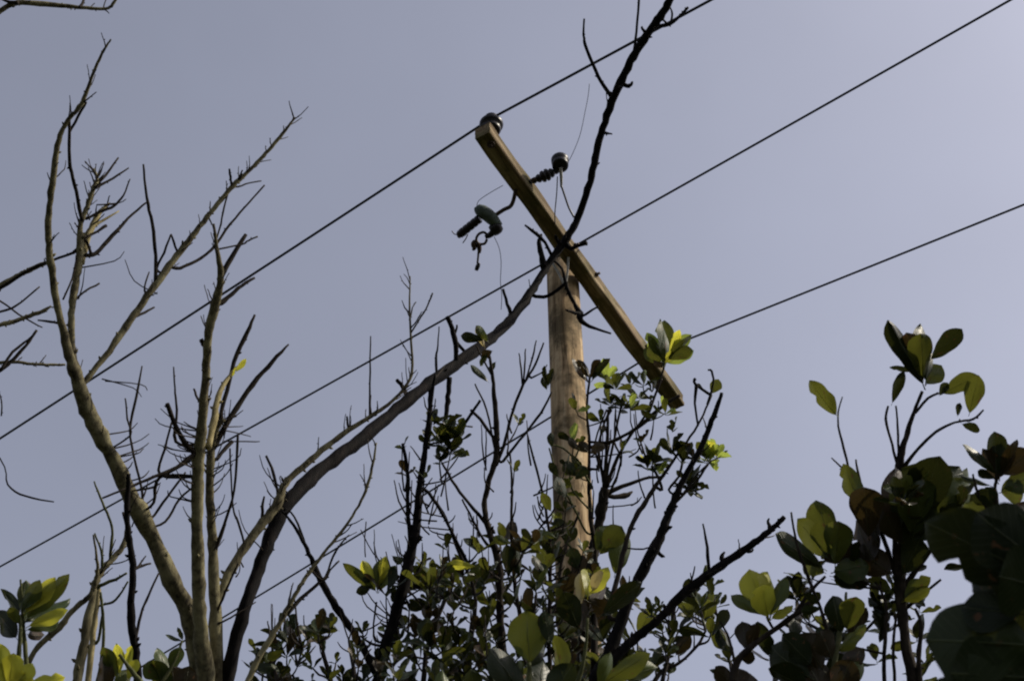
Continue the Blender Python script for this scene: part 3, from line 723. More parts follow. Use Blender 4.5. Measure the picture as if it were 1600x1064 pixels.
# ------------------------------------------------------------------ slender bare saplings at the lower left
g, dn = to_ground(120, 1080, 5.0, 0.03)
T3 = thing('bare_sapling', 'pale grey forked sapling with peeling stems, leaning beside the yellow-green leaf tuft', 'sapling', g)
s3 = branch(T3, [(118, 1080, 18), (130, 1010, 16), (142, 950, 15), (148, 915, 13), (160, 890, 12), (180, 868, 10), (195, 845, 8), (200, 800, 4)], 'trunk', s=5.0, ds=.2, mat='bark', down=dn, buds=.2)
s3b = branch(T3, [(135, 1080, 10), (142, 1020, 9), (150, 960, 8), (155, 920, 6)], 'limb', s=4.95, ds=.1, mat='bark_sunlit', down=dn[:1] + [dn[3]])
for pts in [[(30, 1060, 11), (60, 1010, 10), (88, 985, 11), (112, 955, 9), (140, 930, 9), (150, 905, 7), (152, 880, 5), (146, 835, 3)],
            [(160, 890, 5), (158, 860, 4), (148, 833, 3)], [(172, 872, 6), (175, 840, 5), (173, 815, 4), (160, 785, 4), (147, 752, 2.5)],
            [(155, 915, 6), (180, 905, 5), (198, 895, 3)], [(160, 945, 4), (176, 940, 4), (190, 925, 3), (200, 908, 3)],
            [(153, 1000, 5), (160, 960, 5), (157, 930, 4)], [(150, 1070, 6), (160, 1020, 5), (162, 970, 4), (157, 925, 4)]]:
    branch(T3, pts, 'branch', at=[s3, s3b], ds=-.05, mat='twig_green' if pts[0][2] < 9 else 'bark', buds=.3)
g, dn = to_ground(215, 1080, 4.8, 0.018)
T4 = thing('bare_sapling', 'thin black upright sapling stem crossing in front of the thick left limb', 'sapling', g)
s4 = branch(T4, [(216, 1080, 12), (212, 1020, 13), (205, 965, 12), (207, 890, 11), (203, 850, 9), (198, 800, 9), (201, 740, 7)], 'trunk', s=4.8, mat='bark_dark_shaded', down=dn, buds=.3)
for pts in [[(206, 890, 6), (216, 886, 5), (235, 880, 3)], [(214, 886, 3), (222, 876, 3), (228, 868, 2)],
            [(212, 1000, 5), (220, 960, 4), (232, 930, 4), (248, 895, 3)], [(198, 845, 4), (196, 820, 3), (192, 800, 3)]]:
    branch(T4, pts, 'branch', at=s4, ds=.05, mat='twig', buds=.3)

# ------------------------------------------------------------------ yellow-green tuft, lower left corner
LM = ('leaf_green', 'leaf_yellow', 'leaf_green')
g, dn = to_ground(28, 1080, 3.4, 0.014)
Q1 = thing('leafy_shrub', 'shrub with a windblown yellow-green leaf tuft in the lower left corner', 'shrub', g)
q1 = branch(Q1, [(26, 1080, 9), (30, 1020, 8), (32, 985, 6), (30, 960, 5)], 'stem', s=3.4, mat='twig_green', down=dn)
q1b = branch(Q1, [(44, 1075, 8), (40, 1020, 7), (36, 970, 6), (34, 930, 4), (32, 905, 3)], 'stem', s=3.42, mat='twig_green', down=dn[:1] + [dn[3]])
for b_, t_, w_, m_ in [((38, 968), (108, 898), 26, 'leaf_green'), ((40, 972), (114, 925), 26, 'leaf_green'), ((38, 960), (84, 900), 28, 'leaf_yellow'), ((36, 955), (60, 905), 26, 'leaf_green'),
                       ((42, 980), (104, 950), 22, 'leaf_yellow'), ((40, 985), (92, 968), 22, 'leaf_green'), ((34, 960), (40, 905), 20, 'leaf_green'), ((32, 960), (8, 925), 16, 'leaf_dark'),
                       ((28, 1000), (-12, 945), 26, 'leaf_dark'), ((40, 990), (78, 996), 16, 'leaf_brown'), ((38, 975), (70, 935), 30, 'leaf_green'), ((40, 950), (102, 912), 18, 'leaf_yellow'), ((30, 975), (16, 950), 14, 'leaf_green')]:
    leaf(Q1, b_, t_, w_, 3.4, m_, ds=random.uniform(-.05, .08))
for b_, t_, w_ in [((10, 1075), (-8, 1005), 34), ((14, 1078), (22, 1020), 30), ((20, 1080), (50, 1035), 28), ((30, 1085), (100, 1054), 22), ((8, 1080), (40, 1050), 24), ((60, 1082), (28, 1050), 20)]:
    leaf(Q1, b_, t_, w_, 3.3, 'leaf_yellow', roll=random.uniform(-.4, .4))

# ------------------------------------------------------------------ young shrub between the sapling stems
g, dn = to_ground(225, 1100, 4.4, 0.02)
Q2 = thing('leafy_shrub', 'young shrub with broad olive leaves between the dark sapling and the grey tree', 'shrub', g)
q2s = branch(Q2, [(225, 1100, 12), (222, 1070, 10), (200, 1040, 6), (186, 1022, 5)], 'stem', s=4.4, mat='twig_green', down=dn)
q2b = branch(Q2, [(232, 1090, 8), (260, 1055, 6), (275, 1025, 5), (285, 1000, 3)], 'stem', s=4.45, mat='twig_green', down=dn[:1] + [dn[3]])
for b_, t_, w_, m_ in [((185, 1060), (160, 1010), 22, 'leaf_green'), ((188, 1055), (180, 1005), 18, 'leaf_yellow'), ((165, 1085), (158, 1020), 30, 'leaf_brown'), ((200, 1050), (202, 1008), 12, 'leaf_yellow'),
                       ((262, 1060), (224, 1038), 26, 'leaf_green'), ((262, 1055), (250, 1010), 22, 'leaf_green'), ((265, 1050), (282, 1010), 24, 'leaf_green'), ((262, 1085), (240, 1030), 30, 'leaf_green'),
                       ((275, 1085), (268, 1040), 30, 'leaf_brown'), ((286, 1085), (296, 1040), 28, 'leaf_brown'), ((285, 1002), (258, 992), 9, 'leaf_dark'), ((286, 1000), (276, 980), 8, 'leaf_dark'),
                       ((198, 1062), (215, 1030), 16, 'leaf_yellow'), ((180, 1085), (200, 1045), 22, 'leaf_green')]:
    leaf(Q2, b_, t_, w_, 4.45, m_)

# ------------------------------------------------------------------ dark leaning stem and forked twiggy branch, lower centre-left
g, dn = to_ground(606, 1085, 5.1, 0.03)
F = thing('pruned_tree', 'dark slender pruned tree rising in front of the long limb, left of the pole', 'tree', g)
f0 = branch(F, [(585, 1085, 20), (598, 1030, 19), (607, 995, 17), (624, 940, 18), (638, 880, 18), (650, 825, 14), (655, 765, 11), (664, 705, 9), (671, 645, 7), (680, 585, 4)], 'trunk', s=5.1, ds=.2, mat='bark_dark_shaded', down=dn, buds=.3)
FB = [branch(F, p, 'branch', at=f0, ds=d, mat='bark_dark_shaded', buds=.35) for p, d in [
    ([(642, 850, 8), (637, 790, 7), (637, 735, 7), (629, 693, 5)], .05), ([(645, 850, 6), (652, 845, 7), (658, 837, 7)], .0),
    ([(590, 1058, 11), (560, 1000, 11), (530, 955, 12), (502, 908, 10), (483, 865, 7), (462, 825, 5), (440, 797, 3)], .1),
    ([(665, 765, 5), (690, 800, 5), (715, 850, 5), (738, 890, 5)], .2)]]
for p in [[(455, 800, 3), (470, 830, 4), (480, 862, 4)], [(598, 1010, 5), (580, 1005, 4), (563, 993, 3)], [(586, 1000, 4), (584, 975, 3), (588, 940, 3)], [(571, 870, 2), (570, 840, 2), (572, 815, 2)]]:
    branch(F, p, 'branch', at=[f0] + FB, ds=0.05, mat='twig', buds=.3)
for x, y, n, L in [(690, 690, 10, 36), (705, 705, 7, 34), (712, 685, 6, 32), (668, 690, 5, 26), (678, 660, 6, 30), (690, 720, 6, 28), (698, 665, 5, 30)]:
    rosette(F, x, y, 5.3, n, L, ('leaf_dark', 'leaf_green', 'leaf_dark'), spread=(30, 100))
branch(F, [(690, 715, 6), (715, 680, 6), (730, 655, 6), (751, 625, 5)], 'branch', s=5.3, mat='bark_dark_shaded', buds=.5)
leaf(F, (612, 868), (628, 880), 12, 5.1, 'leaf_dark')

g, dn = to_ground(395, 1085, 4.7, 0.016)
E1 = thing('bare_sapling', 'whippy forked grey sapling leaning right, right of the grey tree base', 'sapling', g)
e0 = branch(E1, [(380, 1085, 11), (400, 1035, 11), (430, 985, 10), (455, 940, 8), (475, 905, 8), (500, 872, 6), (540, 822, 5), (568, 775, 5), (581, 732, 5), (588, 692, 3)], 'trunk', s=4.7, ds=.2, mat='bark', down=dn, buds=.3)
for p in [[(448, 958, 8), (470, 935, 7), (490, 918, 6), (503, 905, 5)], [(505, 905, 4), (520, 870, 4), (532, 850, 3), (545, 836, 2)], [(450, 945, 3), (453, 930, 3), (458, 910, 2)],
          [(508, 905, 3), (516, 890, 3), (530, 876, 3)], [(420, 1000, 3), (421, 985, 3), (418, 970, 2)], [(340, 975, 3), (372, 958, 3), (400, 940, 2)]]:
    branch(E1, p, 'branch', at=e0, ds=.05, mat='twig', buds=.3)

# ------------------------------------------------------------------ leafy shrubs along the bottom
DK = ('leaf_dark', 'leaf_dark', 'leaf_green', 'leaf_dark', 'leaf_brown')
GR = ('leaf_green', 'leaf_dark', 'leaf_green', 'leaf_yellow')
def bush(name, label, stems, s, tips, L, mats, seed, mat='twig', leaves=(4, 7), rb=0.02, w0=4, cat='shrub', ds=.4):
    random.seed(seed)
    x0, y0 = stems[0][0][0], stems[0][0][1]
    g, dn = to_ground(x0, y0, s, rb)
    r = thing(name, label, cat, g)
    bs = []
    for i, p in enumerate(stems):
        bs.append(branch(r, p, 'stem', s=s + 0.06 * i * (-1) ** i, ds=random.uniform(0, .3), mat=mat, down=dn if i == 0 else [dn[0], dn[3]], buds=.2))
    for (x, y) in tips:
        b = sprig(r, bs, x, y, random.randint(*leaves), L * random.choice((.6, .8, .9, 1.0, 1.2, 1.5)), mats, ds=random.uniform(-ds, ds), w0=w0, mat=mat)
        if random.random() < .45: bs.append(b)
    return r, bs
def scatter(x0, x1, top, n, ymax=1085):
    pts = []
    for i in range(n):
        for _ in range(40):
            x = random.uniform(x0, x1); yt = top(x)
            y = yt + (ymax - yt) * random.random() ** 0.75
            if all(math.hypot(x - a, y - b) > 13 for a, b in pts): pts.append((x, y)); break
    return pts
def prof(pts):
    def f(x):
        for (a, b), (c, d) in zip(pts, pts[1:]):
            if x <= c: return b + (d - b) * (x - a) / (c - a)
        return pts[-1][1]
    return f
random.seed(21)
U1, u1 = bush('leafy_shrub', 'small-leaved shrub between the leaning sapling and the dark pruned tree', [[(520, 1085, 9), (512, 1045, 7), (500, 1005, 5)], [(560, 1085, 8), (548, 1020, 6), (545, 1000, 4)], [(440, 1085, 8), (430, 1050, 6), (425, 1010, 4)]],
              4.9, scatter(395, 600, prof([(395, 1010), (440, 985), (500, 960), (540, 965), (600, 985)]), 40), 27, DK, 3, leaves=(3, 5))
for b_, t_, w_, m_ in [((520, 985), (475, 985), 18, 'leaf_dark'), ((525, 982), (492, 960), 15, 'leaf_dark'), ((530, 985), (497, 978), 16, 'leaf_green'), ((505, 990), (509, 1018), 10, 'leaf_dark'), ((440, 1010), (392, 1005), 12, 'leaf_dark'),
                       ((445, 1015), (418, 1030), 16, 'leaf_green'), ((450, 1005), (436, 985), 12, 'leaf_dark'), ((435, 1040), (400, 1045), 18, 'leaf_dark'), ((455, 1080), (440, 1040), 18, 'leaf_brown')]:
    leaf(U1, b_, t_, w_, 4.9, m_)
random.seed(22)
U2, u2 = bush('leafy_shrub', 'dense shrub of many forked twigs and narrow dark leaves, left of the pole foot', [
    [(790, 1085, 14), (783, 990, 13), (781, 930, 12), (779, 880, 12), (767, 835, 10), (757, 795, 8), (764, 750, 8), (775, 715, 10), (775, 660, 9), (771, 600, 6), (765, 556, 4)],
    [(660, 1085, 9), (668, 1010, 7), (690, 950, 6), (712, 900, 5)],
    [(730, 1085, 10), (735, 1000, 8), (742, 930, 6), (716, 860, 5), (692, 800, 4), (668, 768, 4)],
    [(830, 1085, 9), (815, 980, 7), (803, 900, 6), (799, 820, 5), (800, 760, 4), (797, 708, 3)],
    [(860, 1085, 9), (858, 1000, 7), (860, 900, 6), (858, 830, 5), (845, 760, 4), (824, 680, 3)]],
    5.4, scatter(600, 905, prof([(600, 900), (640, 880), (700, 870), (740, 850), (780, 820), (850, 850), (905, 900)]), 112), 32, DK, 5, leaves=(3, 5), w0=4, ds=.5)
u2main = u2[0]
for p in [[(776, 725, 6), (790, 685, 5), (802, 640, 5), (818, 600, 5), (836, 570, 4), (850, 535, 2.5)], [(786, 720, 5), (812, 688, 5), (845, 645, 4), (862, 612, 3)], [(776, 690, 5), (750, 655, 5), (735, 640, 4)],
          [(773, 700, 3), (760, 640, 3), (742, 600, 2.5)], [(770, 830, 7), (740, 795, 5), (712, 760, 5), (690, 722, 4)], [(760, 850, 5), (738, 810, 4), (722, 780, 3)],
          [(816, 600, 3), (814, 575, 3), (811, 552, 2)], [(818, 598, 3), (820, 570, 3), (821, 545, 2)], [(822, 592, 3), (832, 560, 3), (838, 532, 2)], [(830, 590, 3), (846, 582, 2.5), (855, 570, 2)],
          [(770, 590, 3), (754, 560, 3), (744, 540, 2)]]:
    u2.append(branch(U2, p, 'branch', at=u2, ds=.05, mat='twig', buds=.15))
for b_, t_, w_, m_ in [((757, 532), (720, 524), 15, 'leaf_dark'), ((764, 535), (742, 510), 12, 'leaf_green'), ((758, 545), (745, 510), 8, 'leaf_dead'), ((762, 552), (750, 572), 10, 'leaf_green'), ((770, 548), (752, 556), 12, 'leaf_brown'),
                       ((775, 565), (764, 580), 10, 'leaf_dark'), ((764, 598), (735, 570), 10, 'leaf_dark'), ((856, 600), (848, 572), 8, 'leaf_dark'), ((856, 605), (862, 575), 10, 'leaf_dark'), ((855, 610), (845, 590), 8, 'leaf_dark')]:
    leaf(U2, b_, t_, w_, 5.6, m_)
for b_, t_, w_, m_ in [((718, 918), (640, 887), 20, 'leaf_green'), ((722, 915), (690, 878), 18, 'leaf_green'), ((745, 885), (700, 880), 14, 'leaf_yellow'), ((722, 912), (765, 880), 18, 'leaf_green'),
                       ((590, 925), (535, 880), 16, 'leaf_green'), ((588, 925), (566, 875), 16, 'leaf_yellow'), ((590, 925), (590, 872), 18, 'leaf_green'), ((592, 925), (612, 880), 14, 'leaf_green'), ((590, 925), (602, 868), 16, 'leaf_yellow'),
                       ((582, 915), (556, 925), 14, 'leaf_dark'), ((588, 905), (565, 905), 9, 'leaf_dark'), ((640, 955), (665, 938), 18, 'leaf_dark'), ((645, 920), (636, 890), 10, 'leaf_yellow'),
                       ((800, 850), (770, 838), 14, 'leaf_green'), ((795, 905), (790, 850), 22, 'leaf_dark'), ((812, 905), (805, 850), 20, 'leaf_dark'),
                       ((850, 900), (835, 865), 16, 'leaf_dark'), ((845, 915), (838, 880), 22, 'leaf_dark'), ((845, 865), (828, 840), 16, 'leaf_green'), ((870, 840), (830, 828), 16, 'leaf_green'),
                       ((862, 800), (845, 770), 16, 'leaf_green'), ((885, 780), (868, 745), 24, 'leaf_dark')]:
    leaf(U2, b_, t_, w_, 5.3, m_)
# broad dark leaves nearer the camera, bottom centre
g, dn = to_ground(830, 1110, 3.2, 0.015)
Q3 = thing('leafy_shrub', 'near shrub showing a few broad dark green leaves at the bottom centre', 'shrub', g)
q3 = branch(Q3, [(830, 1110, 12), (828, 1070, 9), (826, 1035, 7)], 'stem', s=3.2, mat='twig_green', down=dn)
q3b = branch(Q3, [(880, 1105, 9), (905, 1060, 7), (915, 1010, 5), (918, 965, 4)], 'stem', s=3.25, mat='twig_green', down=[dn[0], dn[3]])
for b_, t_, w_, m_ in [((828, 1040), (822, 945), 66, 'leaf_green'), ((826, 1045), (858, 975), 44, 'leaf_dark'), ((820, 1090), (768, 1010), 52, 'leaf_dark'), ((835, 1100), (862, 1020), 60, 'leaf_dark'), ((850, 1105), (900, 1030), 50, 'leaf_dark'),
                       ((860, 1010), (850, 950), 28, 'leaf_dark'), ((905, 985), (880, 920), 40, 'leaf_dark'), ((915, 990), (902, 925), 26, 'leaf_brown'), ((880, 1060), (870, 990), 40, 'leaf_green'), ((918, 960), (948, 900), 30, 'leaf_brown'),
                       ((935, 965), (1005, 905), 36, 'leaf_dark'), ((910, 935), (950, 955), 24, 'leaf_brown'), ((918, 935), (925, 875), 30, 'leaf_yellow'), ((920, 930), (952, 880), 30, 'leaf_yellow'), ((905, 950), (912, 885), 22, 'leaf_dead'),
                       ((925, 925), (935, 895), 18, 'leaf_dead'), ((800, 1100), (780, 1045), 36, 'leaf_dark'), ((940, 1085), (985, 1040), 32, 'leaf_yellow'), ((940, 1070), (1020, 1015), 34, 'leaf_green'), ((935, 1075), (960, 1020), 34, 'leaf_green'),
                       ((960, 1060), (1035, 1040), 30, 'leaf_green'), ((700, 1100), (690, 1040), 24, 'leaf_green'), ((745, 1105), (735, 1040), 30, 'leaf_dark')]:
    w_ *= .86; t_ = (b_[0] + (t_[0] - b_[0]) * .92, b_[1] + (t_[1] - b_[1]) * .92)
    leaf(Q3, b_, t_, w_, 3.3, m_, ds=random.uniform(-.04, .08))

# shrub climbing beside the pole
random.seed(23)
U3, u3 = bush('leafy_shrub', 'twiggy shrub with bright leaf tufts against the pole, under the low arm end', [
    [(905, 1085, 18), (912, 990, 16), (922, 900, 15), (930, 850, 16), (938, 800, 16), (946, 764, 15)],
    [(930, 860, 8), (922, 800, 7), (920, 740, 5), (921, 690, 5), (917, 640, 4), (922, 585, 4)],
    [(880, 1085, 10), (880, 1000, 8), (872, 930, 6), (880, 870, 5), (905, 800, 4)]],
    6.2, scatter(880, 1010, prof([(880, 880), (930, 870), (960, 930), (1010, 990)]), 34), 38, DK, 8, leaves=(3, 5), rb=0.03)
UB = []
for p in [[(945, 765, 10), (947, 720, 6), (949, 680, 5), (950, 640, 4)], [(948, 760, 8), (965, 715, 6), (985, 680, 5), (1008, 650, 4), (1018, 625, 3)], [(955, 690, 5), (990, 672, 6), (1012, 655, 7), (1035, 635, 6), (1062, 618, 5)],
          [(930, 700, 5), (955, 690, 5), (975, 680, 4)], [(942, 745, 5), (935, 700, 4), (945, 660, 4), (955, 640, 5)], [(950, 770, 9), (985, 755, 6), (1015, 746, 5), (1035, 745, 4)],
          [(952, 775, 7), (975, 775, 9), (988, 768, 3)], [(948, 745, 4), (965, 660, 4), (975, 615, 3)], [(935, 730, 4), (930, 690, 3), (948, 640, 3)], [(1010, 655, 4), (1030, 600, 4), (1038, 570, 3)],
          [(955, 765, 5), (970, 720, 4), (960, 690, 3), (962, 640, 3)]]:
    UB.append(branch(U3, p, 'branch', at=u3, ds=.1, mat='twig', buds=.2))
YG = ('leaf_lime', 'leaf_green', 'leaf_lime')
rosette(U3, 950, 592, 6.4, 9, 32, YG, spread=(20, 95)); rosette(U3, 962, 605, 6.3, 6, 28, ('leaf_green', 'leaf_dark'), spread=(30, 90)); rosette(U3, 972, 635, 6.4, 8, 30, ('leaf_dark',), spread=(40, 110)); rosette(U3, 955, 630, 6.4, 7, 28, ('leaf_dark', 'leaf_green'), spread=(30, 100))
rosette(U3, 1000, 620, 6.4, 6, 30, ('leaf_dark',), spread=(50, 120)); rosette(U3, 985, 600, 6.5, 4, 26, ('leaf_dark',), spread=(20, 80)); rosette(U3, 1018, 610, 6.5, 4, 22, ('leaf_dark',), spread=(20, 80)); rosette(U3, 1050, 672, 6.4, 4, 22, ('leaf_dark', 'leaf_green'))
for b_, t_, w_, m_ in [((1038, 568), (1043, 499), 28, 'leaf_green'), ((1036, 562), (1012, 525), 17, 'leaf_green'), ((1034, 566), (1010, 542), 20, 'leaf_green'), ((1042, 560), (1080, 522), 15, 'leaf_green'), ((1042, 562), (1082, 546), 19, 'leaf_green'),
                       ((1036, 575), (1022, 562), 12, 'leaf_brown'), ((1040, 568), (1052, 548), 14, 'leaf_yellow'), ((1112, 616), (1122, 592), 19, 'leaf_green'), ((1100, 610), (1088, 600), 6, 'leaf_dark'),
                       ((920, 600), (892, 560), 15, 'leaf_brown'), ((922, 592), (906, 560), 12, 'leaf_brown'), ((922, 592), (938, 562), 16, 'leaf_brown'), ((924, 596), (950, 558), 12, 'leaf_dark'), ((920, 708), (905, 690), 16, 'leaf_brown'), ((922, 710), (940, 690), 16, 'leaf_brown'),
                       ((1000, 640), (1018, 655), 11, 'leaf_dark'), ((960, 900), (975, 830), 34, 'leaf_green'), ((935, 868), (972, 822), 32, 'leaf_green'), ((932, 862), (950, 820), 26, 'leaf_green')]:
    leaf(U3, b_, t_, w_, 6.1, m_)

# pruned dark tree right of the pole
g, dn = to_ground(926, 1085, 4.5, 0.035)
J = thing('pruned_tree', 'dark thorny pruned tree with two blunt branches, right of the pole', 'tree', g)
j0 = branch(J, [(915, 1110, 28), (928, 1072, 26), (938, 1045, 22)], 'trunk', s=4.5, mat='bark_dark_shaded', down=dn)
j1 = branch(J, [(932, 1060, 20), (960, 1000, 19), (985, 932, 17), (1010, 880, 17), (1034, 832, 15), (1050, 790, 12), (1070, 745, 10), (1095, 700, 9), (1115, 650, 8), (1128, 614, 5)], 'limb', at=j0, ds=.3, mat='bark_dark_shaded', buds=.3)
j2 = branch(J, [(930, 1055, 18), (990, 1000, 15), (1030, 966, 14), (1065, 930, 16), (1110, 895, 14), (1160, 860, 12), (1195, 835, 10), (1226, 808, 8)], 'limb', at=j0, ds=.2, mat='bark_dark_shaded', buds=.25)
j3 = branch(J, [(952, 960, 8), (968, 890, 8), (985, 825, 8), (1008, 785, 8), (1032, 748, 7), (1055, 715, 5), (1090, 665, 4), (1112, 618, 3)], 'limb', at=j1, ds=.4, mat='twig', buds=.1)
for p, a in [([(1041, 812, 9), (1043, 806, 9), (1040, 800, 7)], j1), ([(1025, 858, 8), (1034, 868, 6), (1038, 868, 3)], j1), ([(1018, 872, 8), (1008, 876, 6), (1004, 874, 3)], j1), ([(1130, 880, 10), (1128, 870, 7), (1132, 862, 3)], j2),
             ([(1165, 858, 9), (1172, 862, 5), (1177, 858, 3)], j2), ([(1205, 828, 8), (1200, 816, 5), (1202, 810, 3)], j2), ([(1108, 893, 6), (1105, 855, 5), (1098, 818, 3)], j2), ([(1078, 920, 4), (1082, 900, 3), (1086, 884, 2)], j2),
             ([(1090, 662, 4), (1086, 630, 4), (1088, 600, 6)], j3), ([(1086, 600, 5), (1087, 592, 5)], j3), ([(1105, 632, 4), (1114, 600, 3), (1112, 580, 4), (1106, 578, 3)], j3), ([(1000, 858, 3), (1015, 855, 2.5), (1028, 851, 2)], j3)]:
    branch(J, p, 'branch', at=a, ds=.02, mat='bark_dark_shaded', buds=.1)
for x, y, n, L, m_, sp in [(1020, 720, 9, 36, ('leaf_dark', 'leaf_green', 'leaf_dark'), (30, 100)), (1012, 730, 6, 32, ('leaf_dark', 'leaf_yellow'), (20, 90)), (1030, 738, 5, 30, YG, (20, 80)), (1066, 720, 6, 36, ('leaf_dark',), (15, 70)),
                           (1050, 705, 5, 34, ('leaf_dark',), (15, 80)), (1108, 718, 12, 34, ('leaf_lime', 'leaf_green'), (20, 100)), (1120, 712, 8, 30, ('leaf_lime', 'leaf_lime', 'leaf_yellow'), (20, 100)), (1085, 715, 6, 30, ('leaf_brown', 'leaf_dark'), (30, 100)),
                           (1075, 755, 12, 32, ('leaf_dark',), (30, 120)), (1082, 765, 8, 26, ('leaf_dark',), (40, 120))]:
    rosette(J, x, y, 4.85, n, L, m_, aim=(.2, -1), spread=sp)
for p in [[(1035, 765, 5), (1028, 745, 4), (1018, 728, 4)], [(1050, 790, 5), (1085, 755, 4), (1106, 725, 4)], [(1045, 765, 4), (1060, 745, 4), (1066, 724, 4)], [(1068, 770, 4), (1090, 740, 3), (1112, 720, 3)]]:
    branch(J, p, 'branch', at=[j1, j3], ds=.03, mat='twig')

# shrub with small leaves between pruned tree and yellow leaves
random.seed(24)
U4, u4 = bush('leafy_shrub', 'shrub with narrow green leaves hanging under the blunt right branch of the pruned tree', [
    [(1010, 1085, 8), (1032, 1050, 7), (1062, 1035, 5), (1090, 1008, 5), (1102, 985, 4)], [(1030, 1085, 8), (1045, 1020, 6), (1052, 960, 5), (1060, 930, 4)], [(1150, 1085, 7), (1142, 1040, 6), (1130, 1000, 5), (1120, 960, 4), (1112, 930, 4)]],
    4.9, [(1030, 950), (1040, 965), (1018, 960), (1048, 1000), (1060, 985), (1095, 950), (1105, 945), (1118, 945), (1100, 968), (1112, 915), (1115, 970), (1080, 960), (1040, 1020), (1035, 985), (1060, 1020), (1110, 990), (1130, 1010), (1024, 1040), (1045, 1050), (1140, 1030)],
    32, ('leaf_dark', 'leaf_green', 'leaf_dark'), 9, leaves=(4, 6))
for b_, t_, w_, m_ in [((1055, 1025), (1078, 990), 20, 'leaf_brown'), ((1120, 975), (1140, 1020), 24, 'leaf_dark'), ((1110, 965), (1128, 1015), 18, 'leaf_green'), ((1125, 945), (1135, 928), 8, 'leaf_dark'), ((1080, 905), (1090, 925), 20, 'leaf_dark'), ((1105, 890), (1112, 930), 12, 'leaf_dark')]:
    leaf(U4, b_, t_, w_, 4.9, m_)

# ------------------------------------------------------------------ broad-leaved tree on the right
g, dn = to_ground(1426, 1085, 3.3, 0.03)
R = thing('broad_leaved_tree', 'young broad-leaved tree at the right with one top whorl of olive leaves against the sky', 'tree', g)
r0 = branch(R, [(1430, 1100, 18), (1424, 1050, 17), (1412, 985, 15), (1406, 905, 19), (1402, 820, 15), (1403, 745, 12), (1411, 700, 9), (1426, 650, 6), (1441, 612, 5)], 'trunk', s=3.3, ds=.2, mat='twig', down=dn)
RB = [r0]
for p in [[(1404, 735, 6), (1394, 695, 4), (1384, 656, 4), (1388, 634, 3)], [(1404, 725, 5), (1403, 680, 4), (1400, 634, 3)], [(1406, 738, 7), (1434, 702, 5), (1462, 675, 5), (1492, 660, 4), (1520, 655, 4), (1537, 640, 3)],
          [(1430, 645, 4), (1450, 622, 4), (1468, 614, 3)], [(1400, 900, 8), (1384, 850, 7), (1366, 810, 7), (1352, 780, 6), (1340, 750, 5)], [(1345, 765, 4), (1328, 735, 4), (1318, 700, 4), (1309, 655, 3), (1316, 620, 2)],
          [(1322, 735, 3), (1312, 728, 3), (1299, 715, 2)], [(1346, 765, 4), (1341, 740, 4), (1337, 718, 3)], [(1410, 920, 9), (1440, 880, 7), (1458, 855, 6)], [(1395, 940, 6), (1375, 960, 5), (1340, 1000, 5)],
          [(1406, 960, 5), (1440, 930, 5), (1470, 905, 4)], [(1440, 1085, 10), (1435, 1030, 8), (1440, 980, 6), (1430, 950, 4)], [(1385, 1085, 7), (1383, 1000, 6), (1385, 950, 5), (1375, 920, 4)], [(1398, 1085, 6), (1396, 1010, 5), (1400, 960, 4)]]:
    RB.append(branch(R, p, 'branch', at=RB, ds=.03, mat='twig', buds=.08))
